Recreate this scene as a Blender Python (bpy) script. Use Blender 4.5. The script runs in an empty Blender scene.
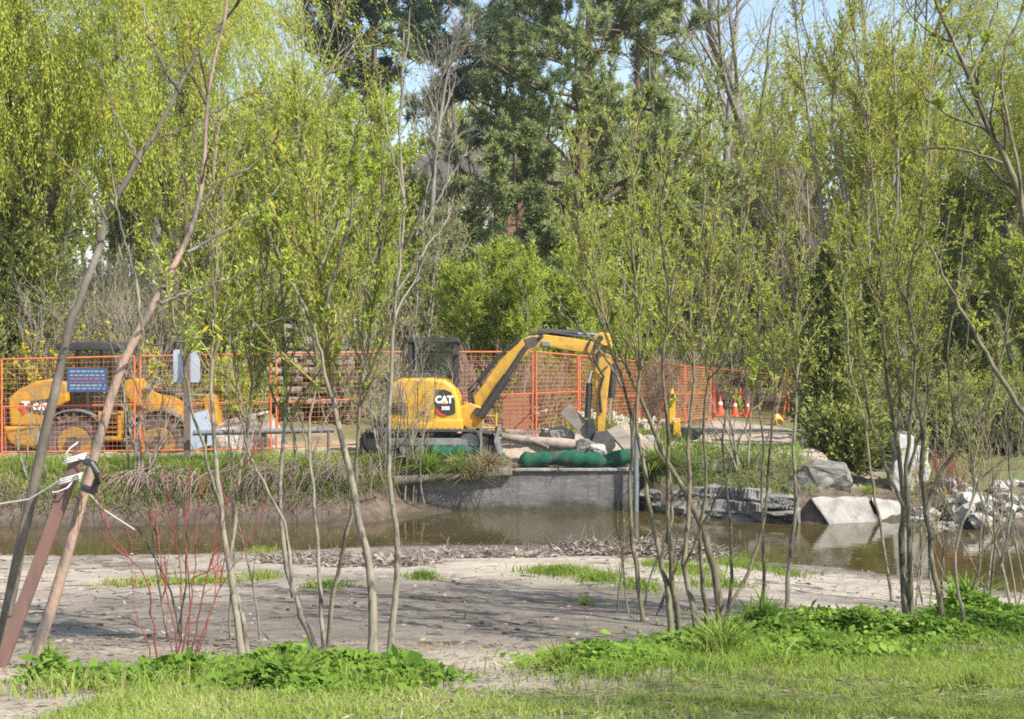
import bpy, bmesh, math, random
import numpy as np
from mathutils import Vector, Matrix

C = bpy.context.scene.collection
SC = bpy.context.scene
R = math.radians

# ---------------------------------------------------------------- camera, sky, sun, exposure
F_PX, CAM_Z, HORIZON = 1422.0, 3.4, 345.0
PITCH = math.atan((359.5 - HORIZON) / F_PX)
cam = bpy.data.cameras.new("camera")
cam.sensor_width = 36.0
cam.lens = F_PX / 1024.0 * 36.0
cam.clip_start, cam.clip_end = 0.1, 3000.0
cam_o = bpy.data.objects.new("camera", cam)
C.objects.link(cam_o)
cam_o.location = (0, 0, CAM_Z)
cam_o.rotation_euler = (math.pi / 2 - PITCH, 0, 0)
SC.camera = cam_o

SUN_TO = Vector((0.74, -0.54, 0.95)).normalized()          # from the right, behind the camera
elev = math.asin(SUN_TO.z)
azim = math.atan2(SUN_TO.x, SUN_TO.y)
world = bpy.data.worlds.new("World")
SC.world = world
world.use_nodes = True
wn = world.node_tree.nodes
wl = world.node_tree.links
wn.clear()
w_out = wn.new("ShaderNodeOutputWorld")
w_bg = wn.new("ShaderNodeBackground")
w_sky = wn.new("ShaderNodeTexSky")
w_sky.sky_type = 'NISHITA'
w_sky.sun_disc = False
w_sky.sun_elevation = elev
w_sky.sun_rotation = azim
w_sky.air_density, w_sky.dust_density, w_sky.ozone_density = 1.0, 1.4, .35
w_bg.inputs[1].default_value = 0.15
wl.new(w_sky.outputs[0], w_bg.inputs[0])
wl.new(w_bg.outputs[0], w_out.inputs[0])

sun = bpy.data.lights.new("sun", 'SUN')
sun.energy = 5.0
sun.angle = R(0.5)
sun.color = (1.0, 0.955, 0.88)
sun_o = bpy.data.objects.new("sun", sun)
C.objects.link(sun_o)
sun_o.location = (20, -10, 40)
sun_o.rotation_euler = (-SUN_TO).to_track_quat('-Z', 'Y').to_euler()

SC.view_settings.view_transform = 'Standard'
SC.view_settings.look = 'None'
SC.view_settings.gamma = 1.0
SC.view_settings.use_curve_mapping = False
SC.view_settings.exposure = 0.80
SC.cycles.max_bounces = 6
SC.cycles.transmission_bounces = 4
SC.cycles.diffuse_bounces = 4
SC.cycles.glossy_bounces = 3
SC.cycles.caustics_reflective = False
SC.cycles.caustics_refractive = False
SC.cycles.use_denoising = False
SC.cycles.filter_width = 1.8


# ---------------------------------------------------------------- helpers: space
def ray(px, py):
    a = PITCH
    u = (359.5 - py) / F_PX
    x = (px - 512.0) / F_PX
    return Vector((x, math.cos(a) + u * math.sin(a), -math.sin(a) + u * math.cos(a)))


def P(px, py, d):
    r = ray(px, py)
    return Vector((0, 0, CAM_Z)) + r * (d / r.y)


def edge(list_px):
    xs, ys = [], []
    for px, py in list_px:
        d = CAM_Z * F_PX / (py - HORIZON)
        xs.append((px - 512) * d / F_PX)
        ys.append(d)
    return np.array(xs), np.array(ys)


FX, FY = edge([(-900, 528), (0, 526), (120, 526), (200, 524), (330, 522), (380, 516), (405, 510), (640, 511), (660, 515),
               (740, 521), (825, 526), (890, 522), (935, 521), (980, 530), (1024, 535), (1900, 560)])
NX, NY = edge([(-900, 556), (0, 556), (200, 556), (330, 550), (420, 545), (620, 545), (700, 552), (760, 562), (830, 568),
               (900, 578), (960, 588), (1024, 597), (1500, 640)])


def sstep(a, b, x):
    t = np.clip((x - a) / (b - a), 0, 1)
    return t * t * (3 - 2 * t)


_rs = np.random.RandomState(5)
_W = [(_rs.uniform(-1, 1, 2) * f, _rs.uniform(0, 6.28), a) for f, a in
      [(0.5, .5), (0.9, .4), (1.7, .3), (2.6, .25), (4.0, .18), (6.0, .12), (9.0, .08), (13, .06)] for _k in range(3)]


def bump(x, y):
    z = 0
    for k, ph, a in _W:
        z = z + a * np.sin(k[0] * x + k[1] * y + ph)
    return z


def near_u(x, y):
    yn = np.interp(x, NX, NY)
    n = yn - y
    return np.clip(n / (n + np.maximum(y - 12.0, 0) + 1e-3), 0, 1)


def H(x, y):
    x = np.asarray(x, float)
    y = np.asarray(y, float)
    yf = np.interp(x, FX, FY)
    yn = np.interp(x, NX, NY)
    n = yn - y
    s = y - yf
    u = near_u(x, y)
    zn = 0.9 * u ** 1.05 + 0.07 * np.exp(-((n - 0.9) / 0.5) ** 2) + 0.145 * np.clip(12 - y, 0, 7.0)
    zn = zn + (bump(x, y) * 0.014 + bump(x * 2.7 + 5, y * 2.7) * .006) * np.clip(n, 0, 1)
    river = -0.5 * np.clip(np.minimum(-n, -s) / 0.8, 0, 1)
    foot = np.clip((-1.0 - x) / 1.7, 0, 1) * sstep(-3.8, -2.7, x) * .46 * np.clip(1 + s / 1.1, 0, 1) - .05
    river = np.maximum(river, np.where(s <= 0, foot, -9))
    pl = np.interp(s, [0, .15, .5, 1.1, 2.5, 5.5, 7.5], [0, .22, .55, .90, .98, 1.0, 1.15])
    pl = pl + bump(x * 1.6, y * 1.6) * 0.06 * np.exp(-((s - .7) / .6) ** 2)
    pw = np.interp(s, [0, .1, .35, 1, 2.0, 3.0, 4.5, 9, 20], [-.4, -.4, .72, .84, 1.12, 1.36, 1.38, 1.2, .9])
    pr = np.interp(s, [0, .15, .4, .8, 1.6, 2.5, 4, 8, 20], [-.4, -.4, .34, .5, 1.0, 1.25, 1.2, 1.0, .9])
    pr = pr + bump(x * 1.3, y * 1.3) * 0.05 * np.exp(-((s - 1.4) / .8) ** 2)
    pR = np.interp(s, [0, 1, 3, 6, 12, 20], [0, .3, .6, .95, 1.0, .9])
    a = sstep(-2.6, -2.1, x)
    b = sstep(2.3, 2.7, x)
    c = sstep(6.3, 7.1, x)
    zf = pl * (1 - a) + a * (pw * (1 - b) + b * (pr * (1 - c) + c * pR))
    hl = np.interp(y, [33.6, 36.5, 42, 50, 70, 100, 300], [0, .5, 1.6, 2.6, 4.5, 7, 12])
    hr = np.interp(y, [36, 52, 70, 100, 300], [0, 0, 1.2, 4, 9])
    m = sstep(-1.5, 1.0, x)
    zf = zf + hl * (1 - m) + hr * m + bump(x * .7, y * .7) * 0.02
    return np.where(n > 0, zn, np.where(s > 0, zf, river))


def gz(x, y):
    return float(H(x, y))


def G(px, py, d0=4.0, d1=90.0):
    """the ground point seen along a pixel's ray"""
    ds = np.linspace(d0, d1, 3000)
    r = ray(px, py)
    k = ds / r.y
    z = CAM_Z + r.z * k
    x = r.x * k
    below = z <= H(x, ds)
    i = int(np.argmax(below)) if below.any() else len(ds) - 1
    return Vector((x[i], ds[i], gz(x[i], ds[i])))


def on(px, d):
    """ground point under image column px at distance d"""
    x = (px - 512) / F_PX * d
    return Vector((x, d, gz(x, d)))


_le = [G(px, py) for px, py in ((-300, 775), (-60, 745), (25, 726), (85, 703), (150, 691), (400, 692), (450, 698), (545, 690), (640, 682), (760, 672), (900, 658), (1024, 645), (1300, 630))]
LAWN_X = np.array([p.x for p in _le])
LAWN_Y = np.array([p.y for p in _le])


def lawn_mask(x, y):
    """metres beyond the lawn's ragged far edge"""
    return y - np.interp(x, LAWN_X, LAWN_Y) + bump(x * 1.2, y * 1.2) * .28


# ---------------------------------------------------------------- helpers: objects
def tag(o, label=None, cat=None, group=None, kind=None):
    if label: o['label'] = label
    if cat: o['category'] = cat
    if group: o['group'] = group
    if kind: o['kind'] = kind
    return o


def empty(name, loc, label, cat, group=None, rz=0.0):
    o = bpy.data.objects.new(name, None)
    o.empty_display_size = 0.3
    C.objects.link(o)
    o.location = loc
    o.rotation_euler = (0, 0, rz)
    return tag(o, label, cat, group)


def link_mesh(name, me, mat=None, parent=None):
    o = bpy.data.objects.new(name, me)
    C.objects.link(o)
    if mat is not None:
        me.materials.append(mat)
    if parent is not None:
        o.parent = parent
    return o


def copy_tree(o, parent=None):
    c = o.copy()
    C.objects.link(c)
    c.parent = parent
    for ch in list(o.children):
        copy_tree(ch, c)
    return c


def quads_mesh(name, V, Q, attr=None, smooth=False):
    me = bpy.data.meshes.new(name)
    V = np.ascontiguousarray(V, dtype=np.float32)
    Q = np.ascontiguousarray(Q, dtype=np.int32)
    me.vertices.add(len(V))
    me.vertices.foreach_set("co", V.ravel())
    me.loops.add(Q.size)
    me.loops.foreach_set("vertex_index", Q.ravel())
    me.polygons.add(len(Q))
    k = Q.shape[1]
    me.polygons.foreach_set("loop_start", np.arange(0, Q.size, k, dtype=np.int32))
    me.polygons.foreach_set("loop_total", np.full(len(Q), k, dtype=np.int32))
    if smooth:
        me.polygons.foreach_set("use_smooth", np.ones(len(Q), dtype=bool))
    if attr:
        for nm, arr in attr.items():
            at = me.attributes.new(nm, 'FLOAT', 'POINT')
            at.data.foreach_set("value", np.ascontiguousarray(arr, dtype=np.float32))
    me.update(calc_edges=True)
    return me


class MB:
    """collects solids into one mesh"""

    def __init__(s):
        s.bm = bmesh.new()

    def box(s, c, size, rot=None):
        m = Matrix.Translation(Vector(c))
        if rot is not None:
            m = m @ (rot.to_4x4() if isinstance(rot, Matrix) else rot)
        m = m @ Matrix.Diagonal((*size, 1))
        bmesh.ops.create_cube(s.bm, size=1.0, matrix=m)
        return s

    def bar(s, p0, p1, w, h, up=Vector((0, 0, 1))):
        p0, p1 = Vector(p0), Vector(p1)
        d = p1 - p0
        L = d.length
        x = d.normalized()
        y = up.cross(x)
        if y.length < 1e-4:
            y = Vector((0, 1, 0)).cross(x)
        y.normalize()
        z = x.cross(y)
        m = Matrix((x, y, z)).transposed().to_4x4()
        m.translation = (p0 + p1) / 2
        bmesh.ops.create_cube(s.bm, size=1.0, matrix=m @ Matrix.Diagonal((L, w, h, 1)))
        return s

    def prism(s, poly, y0, y1):
        a = [s.bm.verts.new((x, y0, z)) for x, z in poly]
        b = [s.bm.verts.new((x, y1, z)) for x, z in poly]
        n = len(poly)
        s.bm.faces.new(a)
        s.bm.faces.new(b[::-1])
        for i in range(n):
            s.bm.faces.new((a[i], b[i], b[(i + 1) % n], a[(i + 1) % n]))
        return s

    def cyl(s, p0, p1, r0, r1=None, n=14):
        p0, p1 = Vector(p0), Vector(p1)
        r1 = r0 if r1 is None else r1
        d = p1 - p0
        m = d.to_track_quat('Z', 'Y').to_matrix().to_4x4()
        m.translation = (p0 + p1) / 2
        bmesh.ops.create_cone(s.bm, cap_ends=True, segments=n, radius1=r0, radius2=r1, depth=d.length, matrix=m)
        return s

    def torus(s, c, axis, R0, r0, n=28, k=10, sq=1.0):
        c = Vector(c)
        q = Vector(axis).to_track_quat('Z', 'Y')
        ring = []
        for i in range(n):
            a = 2 * math.pi * i / n
            row = []
            for j in range(k):
                b = 2 * math.pi * j / k
                cb, sb = math.cos(b), math.sin(b)
                e = 0.6
                cb = math.copysign(abs(cb) ** e, cb)
                sb = math.copysign(abs(sb) ** e, sb)
                rr = R0 + r0 * cb
                row.append(s.bm.verts.new(c + q @ Vector((rr * math.cos(a), rr * math.sin(a), r0 * sq * sb))))
            ring.append(row)
        for i in range(n):
            for j in range(k):
                s.bm.faces.new((ring[i][j], ring[(i + 1) % n][j], ring[(i + 1) % n][(j + 1) % k], ring[i][(j + 1) % k]))
        return s

    def tube(s, pts, r, n=8):
        pts = [Vector(p) for p in pts]
        rr = r if isinstance(r, (list, tuple)) else [r] * len(pts)
        rows = []
        for i, p in enumerate(pts):
            t = (pts[min(i + 1, len(pts) - 1)] - pts[max(i - 1, 0)]).normalized()
            ref = Vector((0, 0, 1)) if abs(t.z) < 0.9 else Vector((1, 0, 0))
            a = t.cross(ref).normalized()
            b = t.cross(a)
            rows.append([s.bm.verts.new(p + (a * math.cos(2 * math.pi * j / n) + b * math.sin(2 * math.pi * j / n)) * rr[i]) for j in range(n)])
        for i in range(len(rows) - 1):
            for j in range(n):
                s.bm.faces.new((rows[i][j], rows[i][(j + 1) % n], rows[i + 1][(j + 1) % n], rows[i + 1][j]))
        s.bm.faces.new(rows[0][::-1])
        s.bm.faces.new(rows[-1])
        return s

    def build(s, name, mat, parent=None, bevel=0.0, seg=2, smooth=False, loc=None):
        bmesh.ops.recalc_face_normals(s.bm, faces=s.bm.faces)
        if bevel > 0:
            eds = [e for e in s.bm.edges if len(e.link_faces) == 2 and e.calc_face_angle(0) > 0.5]
            bmesh.ops.bevel(s.bm, geom=eds, offset=bevel, segments=seg, profile=0.6, affect='EDGES', clamp_overlap=True)
        me = bpy.data.meshes.new(name)
        s.bm.to_mesh(me)
        s.bm.free()
        if smooth:
            me.polygons.foreach_set("use_smooth", [True] * len(me.polygons))
            try:
                me.set_sharp_from_angle(angle=R(38))
            except Exception:
                pass
        o = link_mesh(name, me, mat, parent)
        if loc is not None:
            o.location = loc
        return o


def text_part(name, s, size, mat, parent, loc, bold=0.0, sx=1.0, rz=0.0):
    cu = bpy.data.curves.new("lettering", 'FONT')
    cu.body = s
    cu.size = size
    cu.extrude = 0.004
    cu.offset = bold
    cu.align_x = 'CENTER'
    cu.align_y = 'CENTER'
    t = bpy.data.objects.new("lettering", cu)
    C.objects.link(t)
    dg = bpy.context.evaluated_depsgraph_get()
    me = bpy.data.meshes.new_from_object(t.evaluated_get(dg))
    bpy.data.objects.remove(t)
    me.transform(Matrix.Diagonal((sx, 1, 1, 1)))
    me.transform(Matrix.Rotation(math.pi / 2, 4, 'X'))
    me.materials.clear()
    o = link_mesh(name, me, mat, parent)
    o.location = loc
    o.rotation_euler = (0, 0, rz)
    return o


# ---------------------------------------------------------------- materials
def nodes(name):
    m = bpy.data.materials.new(name)
    m.use_nodes = True
    nt = m.node_tree
    nt.nodes.clear()
    out = nt.nodes.new("ShaderNodeOutputMaterial")
    return m, nt.nodes, nt.links, out


def _mix(N, L, fac, a, b):
    mx = N.new("ShaderNodeMix")
    mx.data_type = 'RGBA'
    for sock, v in ((mx.inputs[0], fac), (mx.inputs[6], a), (mx.inputs[7], b)):
        if hasattr(v, 'links') or hasattr(v, 'is_output'):
            L.new(v, sock)
        else:
            sock.default_value = v if not isinstance(v, tuple) or len(v) == 4 else (*v, 1)
    return mx.outputs[2]


def _noise(N, L, scale, detail=4, rough=0.6, vec=None, lo=0.35, hi=0.65):
    t = N.new("ShaderNodeTexNoise")
    t.inputs['Scale'].default_value = scale
    t.inputs['Detail'].default_value = detail
    t.inputs['Roughness'].default_value = rough
    if vec is not None:
        L.new(vec, t.inputs['Vector'])
    r = N.new("ShaderNodeMapRange")
    r.inputs[1].default_value = lo
    r.inputs[2].default_value = hi
    L.new(t.outputs[0], r.inputs[0])
    return r.outputs[0]


def mat(name, c1, c2=None, scale=8.0, rough=0.8, metal=0.0, bump_d=0.0, bump_scale=None, c3=None, scale3=2.0, stretch=None, spec=0.5, world_space=False):
    m, N, L, out = nodes(name)
    b = N.new("ShaderNodeBsdfPrincipled")
    b.inputs['Roughness'].default_value = rough
    b.inputs['Metallic'].default_value = metal
    b.inputs['Specular IOR Level'].default_value = spec
    L.new(b.outputs[0], out.inputs[0])
    if world_space:
        vec = N.new("ShaderNodeNewGeometry").outputs['Position']
    else:
        vec = N.new("ShaderNodeTexCoord").outputs['Object']
    if stretch:
        mp = N.new("ShaderNodeMapping")
        mp.inputs['Scale'].default_value = stretch
        L.new(vec, mp.inputs[0])
        vec = mp.outputs[0]
    if c2 is None:
        b.inputs['Base Color'].default_value = (*c1, 1)
    else:
        col = _mix(N, L, _noise(N, L, scale, 5, 0.65, vec), c1, c2)
        if c3 is not None:
            col = _mix(N, L, _noise(N, L, scale3, 4, 0.6, vec, 0.5, 0.62), col, c3)
        L.new(col, b.inputs['Base Color'])
    if bump_d > 0:
        t = N.new("ShaderNodeTexNoise")
        t.inputs['Scale'].default_value = bump_scale or scale * 2
        t.inputs['Detail'].default_value = 5
        L.new(vec, t.inputs['Vector'])
        bp = N.new("ShaderNodeBump")
        bp.inputs['Strength'].default_value = 0.8
        bp.inputs['Distance'].default_value = bump_d
        L.new(t.outputs[0], bp.inputs['Height'])
        L.new(bp.outputs[0], b.inputs['Normal'])
    return m


def leaf_mat(name, c1, c2, c3=None, trans=0.45, vary=0.25):
    """two-sided leaf: diffuse + translucent; colour varies leaf by leaf and plant by plant"""
    m, N, L, out = nodes(name)
    at = N.new("ShaderNodeAttribute")
    at.attribute_name = 'rnd'
    rp = N.new("ShaderNodeValToRGB")
    rp.color_ramp.elements[0].color = (*c1, 1)
    rp.color_ramp.elements[1].color = (*c2, 1)
    if c3 is not None:
        e = rp.color_ramp.elements.new(0.86)
        e.color = (*c2, 1)
        rp.color_ramp.elements[-1].color = (*c3, 1)
    L.new(at.outputs['Fac'], rp.inputs[0])
    oi = N.new("ShaderNodeObjectInfo")
    mr = N.new("ShaderNodeMapRange")
    mr.inputs[3].default_value = 1 - vary
    mr.inputs[4].default_value = 1 + vary
    L.new(oi.outputs['Random'], mr.inputs[0])
    hs = N.new("ShaderNodeHueSaturation")
    L.new(mr.outputs[0], hs.inputs['Value'])
    L.new(rp.outputs[0], hs.inputs['Color'])
    d = N.new("ShaderNodeBsdfDiffuse")
    t = N.new("ShaderNodeBsdfTranslucent")
    mx = N.new("ShaderNodeMixShader")
    mx.inputs[0].default_value = trans
    L.new(hs.outputs[0], d.inputs[0])
    L.new(hs.outputs[0], t.inputs[0])
    L.new(d.outputs[0], mx.inputs[1])
    L.new(t.outputs[0], mx.inputs[2])
    L.new(mx.outputs[0], out.inputs[0])
    return m


def twig_mat(name, c1, c2):
    m, N, L, out = nodes(name)
    d = N.new("ShaderNodeBsdfDiffuse")
    vec = N.new("ShaderNodeNewGeometry").outputs['Position']
    L.new(_mix(N, L, _noise(N, L, 3.0, 3, 0.6, vec), c1, c2), d.inputs[0])
    L.new(d.outputs[0], out.inputs[0])
    return m


M = {}
M['bark_pale'] = mat("bark_pale", (.24, .215, .155), (.145, .125, .09), 11, .9, bump_d=.012, bump_scale=45, c3=(.075, .062, .045), scale3=16, stretch=(1, 1, .35))
M['bark_olive'] = mat("bark_olive", (.20, .175, .10), (.105, .088, .055), 11, .9, bump_d=.012, bump_scale=45, c3=(.055, .045, .03), scale3=16, stretch=(1, 1, .35))
M['bark_dark'] = mat("bark_dark", (.13, .11, .085), (.075, .062, .05), 9, .9, bump_d=.008, bump_scale=50, c3=(.20, .18, .15), scale3=5, stretch=(1, 1, .4))
M['bark_pink'] = mat("bark_pink", (.34, .225, .165), (.22, .165, .125), 9, .8, bump_d=.012, bump_scale=45, c3=(.12, .10, .085), scale3=9, stretch=(1, 1, .35))
M['bark_pine'] = mat("bark_pine", (.17, .105, .07), (.09, .06, .045), 4, .95, bump_d=.03, bump_scale=10, stretch=(1, 1, .3))
M['bark_grey'] = mat("bark_grey", (.26, .24, .215), (.17, .155, .14), 4, .95, bump_d=.02, bump_scale=10, stretch=(1, 1, .3))
M['twig_grey'] = twig_mat("twig_grey", (.33, .29, .235), (.21, .18, .145))
M['twig_olive'] = twig_mat("twig_olive", (.25, .22, .12), (.16, .135, .08))
M['twig_gold'] = twig_mat("twig_gold", (.34, .29, .09), (.20, .17, .06))
M['twig_dark'] = twig_mat("twig_dark", (.13, .105, .08), (.08, .065, .05))
M['twig_red'] = twig_mat("twig_red", (.26, .080, .062), (.16, .055, .045))
M['twig_purple'] = twig_mat("twig_purple", (.33, .24, .21), (.22, .16, .135))
M['leaf_lime'] = leaf_mat("leaf_lime", (.28, .37, .050), (.43, .52, .085), (.55, .55, .18), vary=.08)
M['leaf_willow'] = leaf_mat("leaf_willow", (.26, .32, .045), (.41, .45, .075), (.50, .44, .13), vary=.12)
M['leaf_weep'] = leaf_mat("leaf_weep", (.27, .35, .050), (.44, .49, .080), (.54, .49, .10), trans=.5, vary=.1)
M['leaf_gold'] = leaf_mat("leaf_gold", (.32, .31, .04), (.46, .40, .055), (.55, .46, .08), vary=.1)
M['leaf_dull'] = leaf_mat("leaf_dull", (.22, .25, .075), (.33, .34, .105), (.38, .31, .15), vary=.15)
M['needle_pine'] = leaf_mat("needle_pine", (.21, .26, .10), (.35, .40, .165), trans=.3, vary=.1)
M['needle_dark'] = leaf_mat("needle_dark", (.12, .17, .105), (.21, .27, .165), trans=.25, vary=.1)
M['needle_cedar'] = leaf_mat("needle_cedar", (.15, .19, .045), (.27, .29, .080), (.32, .27, .09), trans=.25, vary=.1)
M['leaf_ground'] = leaf_mat("leaf_ground", (.10, .19, .030), (.22, .34, .055), (.42, .50, .13), trans=.4, vary=.05)
M['leaf_yellow'] = leaf_mat("leaf_yellow", (.50, .40, .02), (.65, .55, .03), trans=.3)
M['leaf_white'] = leaf_mat("leaf_white", (.60, .57, .45), (.75, .72, .58), trans=.3)
M['grass_lawn'] = leaf_mat("grass_lawn", (.21, .285, .055), (.35, .42, .105), (.58, .52, .26), trans=.4, vary=0)
M['grass_bank'] = leaf_mat("grass_bank", (.15, .23, .04), (.28, .36, .07), (.46, .40, .18), trans=.4, vary=.1)
M['grass_dry'] = leaf_mat("grass_dry", (.28, .22, .13), (.44, .37, .23), (.20, .15, .10), trans=.25, vary=.1)
M['litter'] = leaf_mat("litter", (.14, .11, .08), (.26, .21, .15), (.40, .34, .26), trans=0.05, vary=0)
M['debris'] = leaf_mat("debris", (.14, .115, .095), (.30, .255, .215), (.44, .39, .33), trans=0.02, vary=.05)
M['roots'] = twig_mat("roots", (.24, .19, .15), (.12, .095, .08))
M['cat_yellow'] = mat("machine_yellow", (.62, .35, .025), (.56, .31, .025), 3, .35, c3=(.50, .30, .05), scale3=2.5)
M['cat_yellow_worn'] = mat("machine_yellow_worn", (.55, .31, .03), (.46, .26, .035), 4, .45, c3=(.36, .22, .05), scale3=5)
M['black'] = mat("black_rubber", (.022, .022, .022), (.04, .038, .035), 6, .6, bump_d=.003)
M['dusty_black'] = mat("dusty_rubber", (.10, .09, .08), (.05, .047, .043), 5, .85, bump_d=.004)
M['tyre'] = mat("tyre_rubber", (.15, .135, .12), (.075, .07, .065), 4, .9, bump_d=.004)
M['steel'] = mat("worn_steel", (.34, .34, .34), (.20, .19, .18), 6, .45, .5)
M['chrome'] = mat("chrome_rod", (.7, .7, .7), None, rough=.15, metal=1)


def glass_mat():
    m, N, L, out = nodes("tinted_glass")
    tr = N.new("ShaderNodeBsdfTransparent")
    tr.inputs[0].default_value = (.72, .78, .76, 1)
    gl = N.new("ShaderNodeBsdfGlossy")
    gl.inputs['Roughness'].default_value = .05
    fr = N.new("ShaderNodeFresnel")
    fr.inputs[0].default_value = 1.5
    mx = N.new("ShaderNodeMixShader")
    L.new(fr.outputs[0], mx.inputs[0])
    L.new(tr.outputs[0], mx.inputs[1])
    L.new(gl.outputs[0], mx.inputs[2])
    L.new(mx.outputs[0], out.inputs[0])
    return m


M['glass'] = glass_mat()
M['loader_yellow'] = mat("loader_amber", (.52, .265, .02), (.42, .215, .02), 3, .45, c3=(.30, .17, .05), scale3=3.5)
M['rim_amber'] = mat("dirty_rim", (.34, .20, .05), (.22, .15, .07), 6, .8, c3=(.12, .10, .08), scale3=5)
M['white'] = mat("white_paint", (.78, .78, .76), None, rough=.5)
M['red'] = mat("red_paint", (.62, .05, .03), None, rough=.5)
M['orange'] = mat("fence_orange", (.60, .15, .04), (.42, .11, .04), 4, .6)
M['orange_wire'] = mat("fence_wire_orange", (.56, .19, .065), None, rough=.6)
M['cone'] = mat("cone_orange", (.80, .10, .025), (.68, .09, .03), 5, .55)
M['sign_blue'] = mat("sign_blue", (.035, .065, .15), (.05, .09, .18), 5, .5)
M['sign_grey'] = mat("sign_back_grey", (.42, .47, .52), (.36, .40, .45), 3, .45, .2)
M['sign_dull'] = mat("sign_lettering", (.22, .27, .33), None, rough=.6)
M['sign_red'] = mat("sign_lettering_red", (.24, .11, .17), None, rough=.6)
M['wood_post'] = mat("wood_post", (.17, .12, .085), (.11, .08, .06), 8, .9, bump_d=.004, stretch=(1, 1, .2))
M['wood_grey'] = mat("weathered_wood", (.235, .205, .165), (.14, .12, .098), 7, .9, bump_d=.008, stretch=(.25, 1, 1))
M['wood_pale'] = mat("pale_log", (.36, .30, .24), (.25, .20, .16), 5, .9, bump_d=.012, c3=(.22, .17, .13), scale3=4)
M['stake'] = mat("rusty_stake", (.185, .100, .076), (.135, .076, .060), 12, .6, c3=(.10, .062, .052), scale3=7, bump_d=.002, stretch=(1, 1, .2))
M['rope'] = mat("white_cord", (.72, .70, .66), (.60, .58, .54), 40, .8)
M['hose'] = mat("black_hose", (.025, .025, .028), None, rough=.4)
M['sock'] = mat("green_silt_sock", (.016, .10, .06), (.010, .058, .036), 22, .92, bump_d=.02, bump_scale=60, c3=(.075, .085, .055), scale3=4, spec=.2)
M['pipe'] = mat("grey_pipe", (.17, .17, .175), (.12, .12, .12), 5, .6)
M['pipe_blue'] = mat("galvanised_pipe", (.22, .235, .245), (.13, .14, .145), 4, .55, .3)
M['slab'] = mat("stone_slab", (.38, .33, .275), (.24, .21, .175), 3, .9, bump_d=.02, bump_scale=8)
M['rock_dark'] = mat("grey_ledge_rock", (.19, .18, .16), (.10, .094, .084), 3.5, .95, bump_d=.05, bump_scale=5, c3=(.25, .235, .205), scale3=2.0, stretch=(1.1, 1.1, 2.0))
M['rock_pale'] = mat("pale_boulder", (.36, .33, .295), (.20, .18, .155), 5, .92, bump_d=.05, bump_scale=9, c3=(.46, .42, .38), scale3=3)
M['rock_white'] = mat("white_stone", (.52, .50, .46), (.36, .34, .31), 3, .85, bump_d=.03, bump_scale=7)
M['concrete_light'] = mat("light_concrete", (.33, .315, .285), (.23, .218, .196), 3.5, .92, bump_d=.02, bump_scale=14, c3=(.19, .18, .155), scale3=2.4)
M['brick'] = mat("house_brick", (.36, .17, .10), (.28, .13, .08), 4, .9)
M['house_white'] = mat("house_white", (.70, .69, .66), (.60, .60, .58), 2, .8)
M['roof_grey'] = mat("roof_shingle", (.20, .17, .16), (.14, .125, .12), 4, .9)
M['debris_joint'] = mat("joint_dirt", (.10, .09, .075), (.06, .055, .045), 6, .95)
M['galv'] = mat("galvanised_rail", (.48, .49, .50), (.38, .39, .40), 3, .5, .5)
M['sandbag'] = mat("yellow_sandbag", (.66, .42, .10), (.55, .34, .08), 7, .85)
M['bucket'] = mat("dusty_bucket_steel", (.20, .17, .14), (.13, .11, .095), 3, .75, c3=(.56, .54, .50), scale3=.9)


def wall_mat():
    m, N, L, out = nodes("old_concrete")
    b = N.new("ShaderNodeBsdfPrincipled")
    b.inputs['Roughness'].default_value = .92
    L.new(b.outputs[0], out.inputs[0])
    pos = N.new("ShaderNodeNewGeometry").outputs['Position']
    mp = N.new("ShaderNodeMapping")
    mp.inputs['Scale'].default_value = (.5, .5, 3.0)
    L.new(pos, mp.inputs[0])
    c = _mix(N, L, _noise(N, L, 2.0, 6, .65, mp.outputs[0]), (.115, .108, .098), (.18, .168, .153))
    mp2 = N.new("ShaderNodeMapping")
    mp2.inputs['Scale'].default_value = (3.0, 3.0, .35)
    L.new(pos, mp2.inputs[0])
    c = _mix(N, L, _noise(N, L, 2.2, 5, .6, mp2.outputs[0], .5, .68), c, (.10, .095, .09))
    c = _mix(N, L, _noise(N, L, 7, 5, .7, mp.outputs[0], .6, .72), c, (.33, .31, .29))
    L.new(c, b.inputs['Base Color'])
    # damp band and slime just above the water
    sx = N.new("ShaderNodeSeparateXYZ")
    L.new(pos, sx.inputs[0])
    ad = N.new("ShaderNodeMath")
    ad.operation = 'MULTIPLY_ADD'
    L.new(_noise(N, L, 3, 4, .6, pos), ad.inputs[0])
    ad.inputs[1].default_value = -.22
    L.new(sx.outputs[2], ad.inputs[2])
    mr = N.new("ShaderNodeMapRange")
    mr.inputs[1].default_value = .12
    mr.inputs[2].default_value = -.06
    L.new(ad.outputs[0], mr.inputs[0])
    c = _mix(N, L, mr.outputs[0], c, (.055, .052, .038))
    L.new(c, b.inputs['Base Color'])
    t = N.new("ShaderNodeTexNoise")
    t.inputs['Scale'].default_value = 14
    t.inputs['Detail'].default_value = 6
    L.new(pos, t.inputs['Vector'])
    bp = N.new("ShaderNodeBump")
    bp.inputs['Distance'].default_value = .008
    L.new(t.outputs[0], bp.inputs['Height'])
    L.new(bp.outputs[0], b.inputs['Normal'])
    return m


M['wall'] = wall_mat()


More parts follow.
